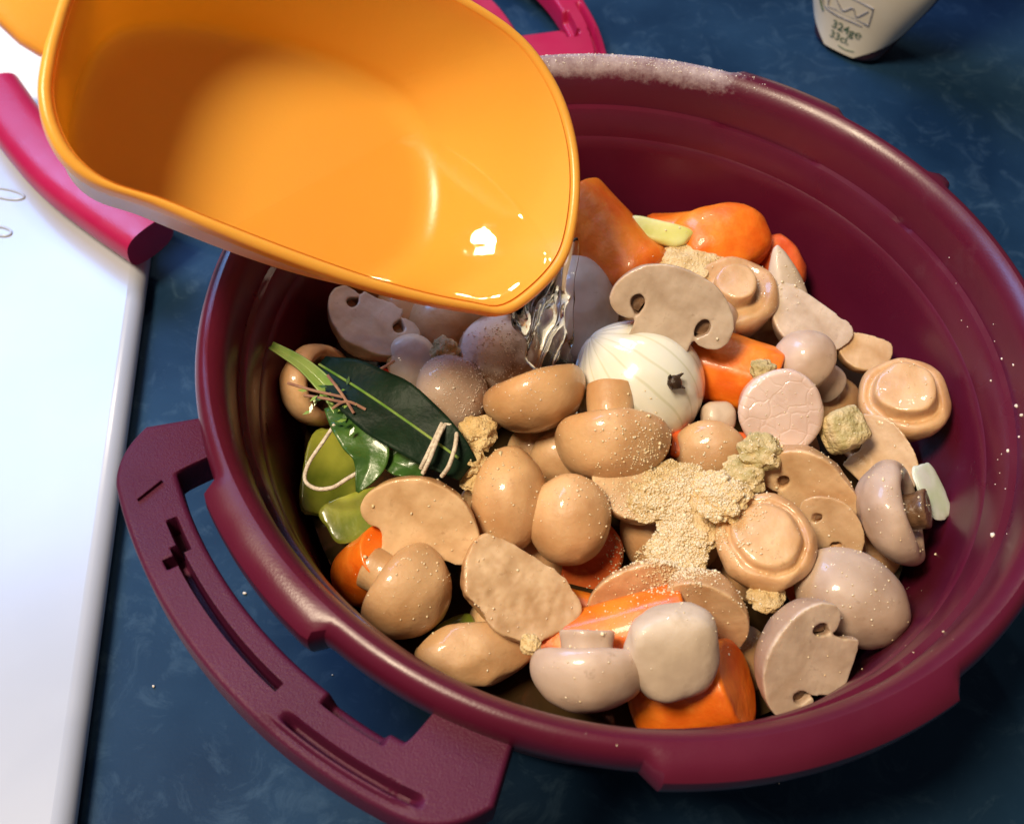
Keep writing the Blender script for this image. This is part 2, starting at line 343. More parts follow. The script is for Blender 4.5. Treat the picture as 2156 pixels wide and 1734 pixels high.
def STEML(rs, L, flare): return bean([(0, .17), (rs * .9, .14), (rs * 1.02, .0), (rs, -.2), (rs * (1 + flare * .4), -.2 - (L - .2) * .5), (rs * (1 + flare), -L + .07), (rs * (.96 + flare), -L + .015), (rs * (.8 + flare), -L), (rs * .4, -L), (0, -L)])
seedc = [0]
def mushroom(px, py, z, w, axis, label, cut=None, stem=None, h=.75, o=.25, m=None, cm=None, sq=(1, 1), amp=.05, y=(0, 1, 0), flare=.12, name=None, sm=None, bend=0, gill=True, button=False, rough=.0006):
    seedc[0] += 1; sd = seedc[0]
    P = at(px, py, z); s = w / 2 * mpp(P) * 1.06; m = m or MUSH
    zax = iv(*axis).normalized()
    rot = frame(zax, -iv(*cut) if cut else iv(*y))
    mw = M4(P - rot @ Vector((0, (.3 * s if cut else 0), o * s)), rot)
    half = cut is not None
    def mk(nm, loop, mm, par, amp_, dy=0):
        V, Fc = revolve(loop, half)
        V = wobble(V, amp_, 1.1, sd, half)
        V = [Vector((v.x * sq[0] + bend * v.z * abs(v.z), v.y * sq[1] + dy, v.z)) * s for v in V]
        ob = pyd(nm, V, Fc, mm, par, None if par else mw, 0 if half else 40)
        if half: soften(ob, disp=rough)
        FOOD.append(ob); return ob
    if button:
        ob = mk('mushroom', BUTTONL(h, stem[0], stem[1]), m, None, amp); soften(ob, it=3); return tag(ob, label, 'mushroom', 'mushrooms in the pot')
    if half:
        root = mk(name or 'halved_mushroom', HALFL(h, stem[0], stem[1]) if gill else SOLIDL(h, stem[0], stem[1]), cm or CUT, None, amp)
        tag(root, label, 'mushroom', 'mushrooms in the pot')
        if gill:
            V, Fc = revolve(bean([(stem[0] - .03, .05), (stem[0] + .10, .09), (stem[0] + .21, .03), (stem[0] + .22, -.15), (stem[0] + .13, -.2), (stem[0] + .03, -.2)]), True, 40)
            V = [Vector((v.x * sq[0] + bend * v.z * abs(v.z), v.y * sq[1] + .13, v.z)) * s for v in wobble(V, amp, 1.1, sd, True)]
            pyd('gills', V, Fc, GILL_SHADE, root)
        return root
    if stem is None:
        ob = mk(name or 'mushroom', CAPL(h), m, None, amp)
        return tag(ob, label, 'mushroom', 'mushrooms in the pot')
    root = empty(name or 'mushroom', mw); tag(root, label, 'mushroom', 'mushrooms in the pot')
    mk('cap', CAPL(h), m, root, amp)
    mk('stem', STEML(stem[0], stem[1], flare), sm or m, root, amp)
    if gill:   # gills under the cap, brown with painted-in shade
        V, Fc = revolve(bean([(stem[0] * .7, .06), (.42, .03), (.56, -.08), (.62, -.12), (.6, .02), (.45, .09), (stem[0] * .7, .1)]), False, 40)
        V = [Vector((v.x * sq[0], v.y * sq[1], v.z - .022)) * s for v in wobble(V, amp, 1.1, sd)]
        pyd('gills', V, Fc, GILL_SHADE, root)
    return root
def lathe_chunk(px, py, z, L, w, axis, label, m, name, cat, group, r1=1.0, r2=.85, e0=.25, e1=.25, facets=0, amp=.07, sq=1.0, y=(0, 1, 0)):
    seedc[0] += 1
    P = at(px, py, z); k = mpp(P); L *= k / 2; r = w * k / 2
    lp = [(0, -L), (r * r1 * (1 - e0), -L)] + [(r * r1 * (1 - e0 + e0 * math.sin(t)), -L + r * e0 * (1 - math.cos(t))) for t in (.5, 1.0, 1.57)]
    lp += [(r * (r1 + (r2 - r1) * t), -L + 2 * L * t) for t in (.25, .4, .55, .7, .8)]
    lp += [(r * r2 * (1 - e1 + e1 * math.cos(t)), L - r * e1 * (1 - math.sin(t))) for t in (0, .5, 1.0, 1.5)] + [(r * r2 * (1 - e1) * .95, L), (0, L)]
    V, Fc = revolve(lp, False, 56)
    if facets:
        for v in V:
            a = math.atan2(v.y, v.x); sct = math.pi / facets; q = ((a + 10 * math.pi) % (2 * sct)) - sct
            k_ = .45 * (math.cos(sct * .55) / max(.3, math.cos(q)) - 1) + 1; v.x *= k_; v.y *= k_
    V = [Vector((v.x * sq, v.y, v.z)) for v in wobble(V, amp * r, 1.0 / r, seedc[0])]
    ob = pyd(name, V, Fc, m, None, M4(P, frame(iv(*axis), iv(*y))), 42)
    FOOD.append(ob); return tag(ob, label, cat, group)
def carrot(px, py, z, L, w, axis, label, **k):
    m = k.pop('m', CARROT); return lathe_chunk(px, py, z, L, w, axis, label, m, 'carrot_chunk', 'carrot', 'carrot chunks in the pot', **k)
def block(px, py, z, dims, zax, yax, label, m, name, cat, p=3.5, amp=.06, group=None, parent=None, taper=0, freq=1.4):
    seedc[0] += 1
    P = at(px, py, z); k = mpp(P); a, b, c = [d * k / 2 for d in dims]
    bm = bmesh.new(); bmesh.ops.create_icosphere(bm, subdivisions=4, radius=1)
    V = []
    for v in bm.verts:
        q = v.co; n = (abs(q.x) ** p + abs(q.y) ** p + abs(q.z) ** p) ** (1 / p); V.append(q / n)
    V = wobble(V, amp, freq, seedc[0])
    for v, q in zip(bm.verts, V):
        tp = 1 - taper * (q.y * .5 + .5); v.co = Vector((q.x * a * tp, q.y * b, q.z * c * tp))
    me = bpy.data.meshes.new(name); bm.to_mesh(me); bm.free()
    ob = link(name, me, m, parent, M4(P, frame(iv(*zax), iv(*yax))), 45); FOOD.append(ob)
    return tag(ob, label, cat, group)
def lump(px, py, z, w, label, m=None, amp=.30, name='stock_crumb', cat='crumb', group='lumps of crumbled stock cube', flat=.75, sub=4, freq=1.9, asp=1.0, tilt=(0, 0, 1)):
    seedc[0] += 1
    P = at(px, py, z); s = w / 2 * mpp(P)
    bm = bmesh.new(); bmesh.ops.create_icosphere(bm, subdivisions=sub, radius=1); o = Vector((seedc[0] * 2.3, 1.7, seedc[0] * .9))
    for v in bm.verts:
        q = v.co.copy(); n = noise.noise(q * freq + o) * amp + noise.noise(q * freq * 3 + o) * amp * .45 + noise.noise(q * freq * 8 + o) * amp * .22 + (noise.noise(q * freq * 18 + o) * amp * .16 if sub > 4 else 0)
        r = 1 + n; v.co = Vector((q.x * r * s * asp, q.y * r * s, q.z * r * s * flat))
    me = bpy.data.meshes.new(name); bm.to_mesh(me); bm.free()
    ob = link(name, me, m or CRUMB, None, M4(P, frame(Vector(tilt), Vector((0, 1, 0)))), 50); FOOD.append(ob)
    return tag(ob, label, cat, group)
def tube(name, pts, rad, m, parent=None, seg=8, n=40, smooth=True, taper=None):
    P = resample(catmull(pts, 8, False), n) if smooth else [Vector(p) for p in pts]
    V = []; Fc = []; prev = None
    for i, p in enumerate(P):
        t = (P[min(i + 1, len(P) - 1)] - P[max(i - 1, 0)]).normalized()
        x = (prev - t * prev.dot(t)).normalized() if prev is not None else t.orthogonal().normalized(); prev = x; y = t.cross(x)
        r = rad * (taper(i / (len(P) - 1)) if taper else 1)
        for s in range(seg):
            a = 2 * math.pi * s / seg; V.append(p + (x * math.cos(a) + y * math.sin(a)) * r)
    for i in range(len(P) - 1):
        for s in range(seg): Fc.append((i * seg + s, i * seg + (s + 1) % seg, (i + 1) * seg + (s + 1) % seg, (i + 1) * seg + s))
    Fc.append(tuple(range(seg))[::-1]); Fc.append(tuple((len(P) - 1) * seg + s for s in range(seg)))
    return pyd(name, V, Fc, m, parent, None, 50)

# ------------------------------------------------------------------ setting
def slab(name, poly, z0, z1, m, bevel=0):
    n = len(poly); V = [Vector((p[0], p[1], z0)) for p in poly] + [Vector((p[0], p[1], z1)) for p in poly]
    Fc = [tuple(range(n))[::-1], tuple(range(n, 2 * n))] + [(i, (i + 1) % n, n + (i + 1) % n, n + i) for i in range(n)]
    return pyd(name, V, Fc, m, None, None, 40, bevel)
wt = slab('worktop', [(-1.1, -0.7), (0.9, -0.7), (0.9, 1.0), (-1.1, 1.0)], -.03, 0, TOP); tag(wt, kind='structure')
A = at(330, 388, .012); B = at(150, 1734, .012); C = at(0, 232, .012)
dB = (B - A).normalized(); dC = (C - A).normalized()
A2, B2, C2 = A, A + dB * .6, A + dC * .55
bd = slab('white_board', [A2[:2], C2[:2], (C2 + dB * .6)[:2], B2[:2]], .0005, .0125, BOARD, .006)
bd.modifiers['bevel'].segments = 6
tag(bd, 'glossy white board with a rounded edge beside the purple pot', 'board')
for k, (x, y, w, hh) in enumerate([(12, 408, 40, 9), (2, 487, 22, 8)]):   # raised oval bosses on the board
    c = at(x, y, .0128); q = mpp(c)
    pts = [c + Vector((math.cos(t) * w * q, math.sin(t) * hh * q * 1.5 - math.cos(t) * w * q * .12, 0)) for t in [2 * math.pi * i / 24 for i in range(25)]]
    tube('raised_oval', pts, .0006, BOARD, bd, 8, 48)
a1, a2 = at(0, 190, .01), at(81, 240, .01); d1 = (a2 - a1).normalized(); nn = Vector((-d1.y, d1.x, 0));
nn = nn if nn.y > 0 else -nn
p0 = a1 - d1 * .3; p1 = a2 + d1 * .012
tr = slab('cream_tray', [p0[:2], p1[:2], (p1 + nn * .25)[:2], (p0 + nn * .25)[:2]], .0005, .0105, CREAM, .003)
tag(tr, 'cream glazed slab behind the glossy white board and the orange jug', 'tray')

# ------------------------------------------------------------------ pot
def sstep(a, b, x): t = max(0, min(1, (x - a) / (b - a))); return t * t * (3 - 2 * t)
def tabs(th):
    d = math.degrees(th); d = (d + 180) % 360 - 180
    v = 0
    for a, b in ((-148.5, -125.5), (-87, -51), (57, 75), (36.6, 39.5)):
        v = max(v, sstep(a - .8, a + .8, d) * (1 - sstep(b - .8, b + .8, d)))
    return v
prof = [(.0, 0, 0), (.080, 0, 0), (.088, .0015, 0), (.0925, .006, 0), (.0945, .012, 0), (.1105, .088, 0), (.1118, .0965, 0), (.1130, .0985, 0), (.1175, .0995, .7), (.1222, .1003, 1), (.1240, .1018, 1), (.1248, .104, 1), (.1252, .108, 1), (.1250, .1110, 1), (.1243, .1130, .8), (.1233, .1142, .4),
        (.1222, .1149, .1), (.1210, .1150, 0), (.1198, .1144, 0), (.1186, .1132, 0), (.1176, .1120, 0), (.1168, .1105, 0), (.1162, .1085, 0), (.1158, .106, 0), (.1148, .098, 0), (.1141, .0925, 0), (.1130, .0900, 0), (.1108, .0885, 0), (.1096, .0868, 0), (.1090, .083, 0), (.1065, .070, 0), (.0980, .020, 0), (.0955, .0125, 0), (.0915, .0085, 0), (.084, .0068, 0), (0, .0065, 0)]
NS = 360; V = []; Fc = []
for i in range(NS):
    th = 2 * math.pi * i / NS; t = tabs(th)
    for r, z, k in prof: V.append(Vector(((r + k * t * .0042) * math.cos(th), (r + k * t * .0042) * math.sin(th), z - (.003 * t * k if z < .1 else 0))))
n = len(prof)
for i in range(NS):
    for j in range(n - 1): Fc.append((i * n + j, ((i + 1) % NS) * n + j, ((i + 1) % NS) * n + j + 1, i * n + j + 1))
pot = empty('cooking_pot', Matrix.Identity(4)); tag(pot, 'round wine purple plastic cooking pot filled with mushrooms and carrots', 'pot')
pb = pyd('body', V, Fc, POT, pot, None, 30); FOOD.append(pb)

def handle(name, a0, a1, zt, m, parent, slot, rin=.1205, rout=.1492, rslot=.1335, flip=False, pr=1.0, plain=False):
    NA, NR = 420, 56; V = []; Fc = []
    for i in range(NA + 1):
        a = a0 + (a1 - a0) * i / NA; e = min(a - a0, a1 - a)
        ro = rout - .010 * (1 - min(1, e / 7)) ** 2 * 1.0
        sl = sstep(slot[0] - .9, slot[0] + .9, a) * (1 - sstep(slot[1] - .9, slot[1] + .9, a))
        ri = rin + (rslot - rin) * sl
        u = (a - a0) / (a1 - a0); u = 1 - u if flip else u
        for j in range(NR + 1):
            r = ri + (ro - ri) * j / NR; z = zt
            # grooves moulded into the grip
            def bd_(r0, r1, u0, u1, dp, sf=.0005, su=.006): return dp * sstep(r0, r0 + sf, r / pr) * (1 - sstep(r1 - sf, r1, r / pr)) * sstep(u0, u0 + su, u) * (1 - sstep(u1 - su, u1, u))
            if not plain: z -= max(bd_(.1388, .1416, .27, .60, .0075, .0007), bd_(.1368, .1398, .215, .29, .0075, .0007), bd_(.1400, .1445, .285, .308, .005, .0007), bd_(.1425, .1458, .63, .90, .0045, .0012, .03),
                     bd_(.13, .1372, .665, .80, .0055, .0010, .02), bd_(.1462, .16, .60, .90, .0010, .0008, .05))
            d = min((r - ri) if sl > .02 else .01, ro - r, max(0, e) * .0025)
            rd = .006 if plain else .0016
            if plain: d = min(ro - r, max(0, e) * .0025)
            if d < rd: z -= rd - math.sqrt(max(0, rd ** 2 - (rd - d) ** 2))
            V.append(Vector((r * math.cos(R_(a)), r * math.sin(R_(a)), z)))
    nt = len(V)
    for i in range(NA + 1):
        for j in range(NR + 1): v = V[i * (NR + 1) + j]; V.append(Vector((v.x, v.y, zt - .011)))
    def ix(i, j, b=0): return b * nt + i * (NR + 1) + j
    for i in range(NA):
        for j in range(NR):
            Fc.append((ix(i, j), ix(i, j + 1), ix(i + 1, j + 1), ix(i + 1, j)))
            Fc.append((ix(i, j, 1), ix(i + 1, j, 1), ix(i + 1, j + 1, 1), ix(i, j + 1, 1)))
        for j in (0, NR): Fc.append((ix(i, j), ix(i + 1, j), ix(i + 1, j, 1), ix(i, j, 1)))
    for i in (0, NA):
        for j in range(NR): Fc.append((ix(i, j), ix(i, j + 1), ix(i, j + 1, 1), ix(i, j, 1)))
    return pyd(name, V, Fc, m, parent, None, 38)
hd = handle('handle', -160.5, -101.5, .1062, POTH, pot, (-154, -111))
# raised triangle on the grip
tp = [at(181 + x * .5313, 813 + y * .5313, .1064) for x, y in ((186, 382), (305, 376), (205, 455))]
cen = sum(tp, Vector()) / 3
V = [Vector((p.x, p.y, .1040)) for p in tp] + [Vector((p.x, p.y, .1074)) for p in tp]
pyd('triangle_mark', V, [(0, 2, 1), (3, 4, 5), (0, 1, 4, 3), (1, 2, 5, 4), (2, 0, 3, 5)], POTH, hd, None, 30, .0002)

br = []
for i in range(96): a = 2 * math.pi * i / 96; br.append(Vector((.1005 * math.cos(a), .1005 * math.sin(a), .054)))
V = [Vector((0, 0, .054))] + br
o = pyd('broth', V, [(0, 1 + i, 1 + (i + 1) % 96) for i in range(96)], BROTH, None, None, 0); tag(o, 'dark broth pooled between the vegetables in the pot', 'broth', kind='stuff')

# ------------------------------------------------------------------ lid lying behind
lidc = Vector((-.145, .222, .0)); LS = .945
lid = empty('pot_lid', Matrix.Translation(lidc)); tag(lid, 'cerise pot lid lying on the worktop behind the purple pot', 'lid')
lp = [(0, .030), (.03, .0295), (.06, .0275), (.09, .023), (.108, .0185), (.118, .019), (.1235, .0195), (.1255, .0175), (.1255, .004), (.1235, .001), (.118, .001), (.112, .006), (.09, .012), (0, .016)]
V, Fc = revolve([(a * LS * .86, b) for a, b in lp], False, 128); pyd('body', V, Fc, LID, lid, None, 35)
bar = [Vector((x, y, .0235)) - lidc for x, y in ((-.1862, .0935), (-.2085, .1075), (-.232, .124), (-.255, .146), (-.278, .172))]
bar = resample(catmull(bar, 8, False), 24); secs = []
for i, p in enumerate(bar):
    t = (bar[min(23, i + 1)] - bar[max(0, i - 1)]).normalized(); n_ = Vector((-t.y, t.x, 0))
    secs.append([p + n_ * .0118 * math.copysign(abs(math.cos(a)) ** .7, math.cos(a)) + Vector((0, 0, 1)) * .0080 * math.copysign(abs(math.sin(a)) ** .7, math.sin(a)) for a in [2 * math.pi * k / 28 for k in range(28)]])
def loft(rings, close_end=True):
    V = []; Fc = []; n = len(rings[0])
    for rg in rings: V += rg
    for k in range(len(rings) - 1):
        for i in range(n): Fc.append((k * n + i, k * n + (i + 1) % n, (k + 1) * n + (i + 1) % n, (k + 1) * n + i))
    if close_end:
        V.append(sum(rings[-1], Vector()) / n); c = len(V) - 1; b = (len(rings) - 1) * n
        for i in range(n): Fc.append((b + i, b + (i + 1) % n, c))
    return V, Fc
V, Fc = loft(secs); Fc.append(tuple(range(28))[::-1])
hb = pyd('handle', V, Fc, LID, lid, None, 50)
for q0 in (5, 17): tube('arm', [bar[q0] - Vector((0, 0, .003)), bar[q0].lerp(Vector((0, 0, .014)), .3) - Vector((0, 0, .002))], .0045, LID, hb, 10, 6)
handle('handle', 41 - 40, 41 + 29.5, .0245, LID, lid, (41 - 24, 41 + 23), .1000 * LS, .1492 * LS, .1335 * LS, flip=True, pr=LS)

# ------------------------------------------------------------------ orange jug
nrm = iv(.46, -.07, .88).normalized(); L0 = at(1080, 655, .1245)
def onpl(x, y): d = ray(x, y); return CP + d * ((L0 - CP).dot(nrm) / d.dot(nrm))
MO = [(128, -20), (102, 60), (88, 120), (80, 190), (95, 265), (135, 335), (205, 388), (320, 428), (440, 480), (600, 545), (760, 600), (900, 636), (1010, 655), (1072, 661), (1130, 625), (1188, 562), (1214, 495), (1226, 390), (1216, 285), (1180, 180), (1110, 80), (1000, 0), (850, -75), (660, -140), (460, -180), (280, -170), (180, -110)]
rimo = resample(catmull([onpl(*p) for p in MO], 10), 160, True)
cj = sum(rimo, Vector()) / len(rimo)
ex = (onpl(1220, 395) - onpl(80, 190)).normalized(); ey = nrm.cross(ex)
def ring(scale, depth, shift=0.0, inset=0.0):
    out = []
    for p in rimo:
        d = p - cj; l = d.length
        out.append(cj + d * ((l * scale - inset) / l) - nrm * depth + ex * shift)
    return out
DEP = .042
def prof_in(t):   # 0 rim .. 1 floor : scale, depth
    return (1 - .24 * t, DEP * t)
inner = []
for t in [0.02, .05, .1, .2, .3, .4, .5, .6, .7, .78, .84]:
    s, d = prof_in(t); inner.append(ring(s, d, -.010 * t, .0032))
for k in range(1, 7):
    a = math.pi / 2 * k / 6; s0, d0 = prof_in(.84); inner.append(ring(s0 - .13 * (1 - math.cos(a)), d0 + (DEP - d0) * math.sin(a), -.010 * (.84 + .16 * math.sin(a)), .0032))
inner.append(ring(.35, DEP, -.010, .0032))
jug = empty('measuring_jug', Matrix.Translation(cj)); tag(jug, 'orange and white plastic measuring jug tilted to pour water into the pot', 'jug')
jug_inv = Matrix.Translation(-cj)
rimr = []
for k in range(11):
    a = math.pi * (k / 10); rimr.append(ring(1.0, .0016 - math.sin(a) * .0016, 0, .0016 - math.cos(a) * .0016))
# rim bead runs from the outer edge over the top to the inner wall
V, Fc = loft([ring(1.0, .0060, 0, .0004)] + rimr + inner)
pyd('inner_shell', [v - cj for v in V], Fc, ORANGE, jug, None, 40)
outer = []
for t in [.03, .075, .15, .3, .45, .6, .75, .86]:
    s, d = prof_in(t); outer.append(ring(s, d + .002, -.010 * t, .0012))
for k in range(1, 6):
    a = math.pi / 2 * k / 5; s0, d0 = prof_in(.86); outer.append(ring(s0 - .12 * (1 - math.cos(a)), d0 + .002 + (DEP - d0 + .0005) * math.sin(a), -.010 * (.86 + .14 * math.sin(a)), .0012))
outer.append(ring(.3, DEP + .0025, -.010, .0012))
V, Fc = loft(outer); pyd('outer_shell', [v - cj for v in V], Fc, JUGW, jug, None, 40)
# raised graduation ticks on the white outside
for k, (u, ln) in enumerate([(.30, .004), (.36, .003), (.42, .004)]):
    i0 = 51
    s, d = prof_in(.16 + k * .05); rg = ring(s, d + .002, -.010 * (.16 + k * .05), .0008)
    tube('scale_tick', [rg[i0] - cj, rg[i0 + 2] - cj], .0004, JUGW, jug, 6, 4)
# handle leaves the rim at its upper end
h0, h1 = onpl(130, -10), onpl(-330, -230)
hv = (h1 - h0); hn = nrm.cross(hv).normalized(); sec = []
for t in [-.012, 0, .1, .25, .5, .75, 1.0, 1.05]:
    wdt = (.0125 if t < .2 else .0105) * (1.15 - .15 * min(1, max(0, t) * 4)); th = .005 if t < 1.04 else .003
    c = h0 + hv * t - nrm * (.0035 + .012 * max(0, t) ** 2)
    rg = []
    for k in range(24):
        a = 2 * math.pi * k / 24; ca, sa = math.cos(a), math.sin(a)
        rg.append(c + hn * wdt * math.copysign(abs(ca) ** .5, ca) + nrm * th * .6 * math.copysign(abs(sa) ** .5, sa))
    sec.append(rg)
V, Fc = loft(sec); V.append(sum(sec[0], Vector()) / 24); c0 = len(V) - 1
for i in range(24): Fc.append(((i + 1) % 24, i, c0))
pyd('handle', [v - cj for v in V], Fc, ORANGE, jug, None, 45)
# water held in the tilted jug: everything of the inside below the lip's level
ZW = min(p.z for p in inner[0]) + .0015
V, Fc = loft(inner); me = bpy.data.meshes.new('tmp'); me.from_pydata([tuple(v) for v in V], [], Fc)
bm = bmesh.new(); bm.from_mesh(me)
res = bmesh.ops.bisect_plane(bm, geom=bm.verts[:] + bm.edges[:] + bm.faces[:], plane_co=(0, 0, ZW), plane_no=(0, 0, 1), clear_outer=True)
ed = [e for e in bm.edges if e.is_boundary]
loopv = list({v for e in ed for v in e.verts})
cw = sum((v.co for v in loopv), Vector()) / max(1, len(loopv))
loopv.sort(key=lambda v: math.atan2(v.co.y - cw.y, v.co.x - cw.x))
surf = [v.co.copy() for v in loopv]; bm.free()
if len(surf) > 4:
    surf = resample(surf, 120, True); V = []; Fc = []
    for k, sc in enumerate((1.0, .985, .965, .93, .8, .5, .25)):
        for i, p in enumerate(surf):
            q = cw + (p - cw) * sc; q.z = ZW + (.00022, .0001, .00003, 0, 0, 0, 0)[k]
            V.append(q)
    for k in range(6):
        for i in range(120): Fc.append((k * 120 + i, k * 120 + (i + 1) % 120, (k + 1) * 120 + (i + 1) % 120, (k + 1) * 120 + i))
    V.append(cw.copy()); c0 = len(V) - 1
    for i in range(120): Fc.append((6 * 120 + i, 6 * 120 + (i + 1) % 120, c0))
    ws = pyd('jug_water', V, Fc, WATER, None, None, 0); tag(ws, 'clear water lying in the tilted orange jug', 'water')

# falling water: a sheet that leaves the lip and gathers into a rope
e0, e1 = at(1078, 662, .1205), at(1216, 500, .1245)
land = at(1172, 800, .082); V = []; Fc = []; NT, NC = 40, 36
for i in range(NT + 1):
    t = i / NT; tt = t ** .8
    a = e0.lerp(land + (e0 - e1) * .21, sstep(0, 1, tt) * .55 + tt * .45); b = e1.lerp(land - (e0 - e1) * .21, sstep(0, 1, tt) * .35 + tt * .65)
    c = (a + b) / 2; sd = (b - a) / 2; thn = sd.cross(Vector((0, 0, 1))).normalized()
    for j in range(NC):
        an = 2 * math.pi * j / NC; x = math.cos(an)
        tw = (.0007 + .0016 * t) + .0015 * sstep(.55, .95, abs(x)) * (1 - .3 * t)
        wv = .0012 * math.sin(9 * t * 2 + x * 3) * t + noise.noise(Vector((x * 2.2, t * 5, 3))) * .0012 * sstep(0, .3, t)
        V.append(c + sd * x * (1 + .08 * math.sin(t * 17)) + thn * (math.sin(an) * tw + wv))
for i in range(NT):
    for j in range(NC): Fc.append((i * NC + j, i * NC + (j + 1) % NC, (i + 1) * NC + (j + 1) % NC, (i + 1) * NC + j))
Fc.append(tuple(range(NC))); Fc.append(tuple(NT * NC + j for j in range(NC)))
st = pyd('water_stream', V, Fc, STREAM, None, None, 0); tag(st, 'clear stream of water falling from the orange jug onto the mushrooms', 'water')

# ------------------------------------------------------------------ mushrooms
Z = .070
MP = dict(m=MUSHP)
mushroom(898, 1085, Z + .012, 250, (.42, -.85, .2), 'halved mushroom with a curved cap lying above the thick orange carrot end', cut=(-.2, .5, .82), stem=(.40, .95), h=.72, o=.1, amp=.05, gill=False)
mushroom(878, 1262, Z + .004, 205, (.80, .50, .28), 'smooth mushroom on its side with its stem against the small carrot chunk', stem=(.40, .85), h=.95, o=.35)
mushroom(1075, 1262, Z + .006, 250, (-.45, .72, .35), 'chunky halved mushroom with a grooved cut face and dome downwards', cut=(.30, -.45, .84), stem=(.56, .48), h=.85, o=.25, amp=.12, rough=.0024, gill=False)
mushroom(1087, 1058, Z + .010, 205, (.62, .10, .72), 'smooth tall oval mushroom cap with no stem showing', h=.72, o=.22, sq=(.80, 1.08))
mushroom(1035, 1082, Z - .002, 150, (-.35, .2, .9), 'small mushroom cap tucked behind the tall oval cap', h=.7)
mushroom(1205, 1100, Z + .010, 172, (.15, .15, .97), 'round smooth mushroom cap above the curved carrot slice', h=.8, sq=(1, 1.1))
mushroom(1137, 868, Z + .009, 212, (.28, .92, .12), 'mushroom cap dome downwards where the poured water lands', h=.72, o=.38)
mushroom(1290, 950, Z + .010, 228, (.02, .93, .32), 'plump mushroom with its short stem against the onion', stem=(.40, 1.0), h=.80, o=.22, sq=(1, .95), bend=.05)
mushroom(968, 828, Z + .006, 165, (.68, -.18, .62), 'mushroom with floury top beside the bay leaf', stem=(.42, .75), h=.82, m=MUSHP)
mushroom(765, 708, Z + .004, 205, (-.35, .70, .45), 'torn mushroom half showing a shiny fluted hollow', cut=(.35, -.55, .75), stem=(.42, .45), h=.75, o=.32, m=MUSHP, cm=CUTP, amp=.09)
mushroom(655, 812, Z - .002, 205, (-.86, .05, -.40), 'mushroom cap with a brown hollow underside behind the bay leaf', stem=(.3, .4), h=.55, o=.15, sq=(1, .8), sm=GILL_SHADE)
mushroom(1058, 752, Z + .008, 172, (.25, .2, .93), 'dark mushroom dusted with white flour beside the falling water', stem=(.4, .6), h=.85, m=FLOURM)
mushroom(925, 672, Z, 170, (-.2, -.3, .9), 'mushroom cap in the shade under the jug lip', h=.75)
mushroom(868, 655, Z - .002, 140, (.4, -.2, .9), 'small mushroom cap shaded by the jug beside the torn half', h=.7)
mushroom(1215, 640, Z + .006, 205, (.1, -.2, .95), 'wide pale mushroom cap behind the falling water', h=.6, m=MUSHP, sq=(.85, 1.1))
mushroom(1413, 650, Z + .027, 250, (.32, -.80, .25), 'halved mushroom with open gill hollows leaning on the onion', cut=(-.15, .45, .85), stem=(.46, .86), h=.68, o=-.02, m=MUSHP, cm=CUTP)
mushroom(1480, 712, Z + .004, 165, (.2, .75, .5), 'greyish mushroom cap wedged beneath the halved one on the onion', h=.7, m=MUSHP)
mushroom(1546, 618, Z + .010, 178, (.10, .45, -.88), 'upturned mushroom with its pointed stem up beside the round carrot end', stem=(.46, .72), h=.8, o=-.12, y=(1, 0, 0), button=True, amp=.09)
mushroom(1690, 690, Z + .004, 180, (-.55, .72, .35), 'halved mushroom with a pale oval cut face below the white onion wedge', cut=(.50, -.75, .42), stem=(.62, .36), h=.95, o=.28, m=MUSHP, cm=CUTP, gill=False)
mushroom(1702, 768, Z + .008, 128, (-.62, -.45, .62), 'bulbous mushroom lying cap up with a flared stem', stem=(.48, 1.55), h=.95, o=-.25, flare=.35, m=MUSHP)
mushroom(1812, 752, Z + .000, 122, (-.15, .85, .45), 'small mushroom half with a flat upper edge near the pot wall', cut=(.2, -.75, .6), stem=(.3, .4), h=1.0, o=.35, gill=False)
mushroom(1905, 838, Z + .010, 178, (.22, .50, -.84), 'upturned mushroom with a broad flat stem end by the pot wall', stem=(.66, .62), h=.85, o=-.1, y=(1, 0, 0), button=True, amp=.10)
mushroom(1850, 960, Z + .000, 200, (.6, -.6, .3), 'flat mushroom slice under the herbed stock cube', cut=(-.15, -.35, .92), stem=(.3, .5), h=.8, o=.1, sq=(1, .4), m=MUSHP)
mushroom(1868, 1082, Z + .008, 232, (-.82, .22, -.40), 'mushroom half with brown gills turned to the white leek piece', stem=(.34, .55), h=.6, o=.12, m=MUSHP, amp=.09, sq=(1, .9), sm=GILL_SHADE)
mushroom(1712, 1002, Z + .010, 222, (.45, -.62, .55), 'folded mushroom cap half with a curled inner edge', cut=(-.35, .55, .72), stem=(.3, .4), h=.75, o=.22, m=MUSHP, amp=.09)
mushroom(1750, 1105, Z + .004, 160, (.70, -.45, .35), 'mushroom slice with a small dark hole beside the upturned swirl', cut=(-.2, .25, .94), stem=(.34, .6), h=.75, o=.05, sq=(1, .45))
mushroom(1612, 1140, Z + .014, 200, (.08, .48, -.84), 'upturned mushroom with a wide swirled stem beside the stock heap', stem=(.70, .45), h=.85, o=-.1, y=(1, 0, 0), button=True, amp=.11)
mushroom(1340, 1062, Z + .006, 205, (-.25, .85, .40), 'mushroom wedge half buried in crumbled stock', cut=(.05, -.55, .83), stem=(.3, .35), h=.72, o=.3, gill=False)
mushroom(1330, 1222, Z + .004, 215, (-.35, -.75, .45), 'mushroom slice with a pale flat face over the long carrot', cut=(.05, .35, .93), stem=(.44, .5), h=.62, o=.12, sq=(1, .5), gill=False)
mushroom(1512, 1272, Z + .010, 215, (.80, -.35, .48), 'rounded half mushroom cap leaning on the white chunk', cut=(-.62, .65, .30), stem=(.62, .38), h=.78, o=.28, gill=False)
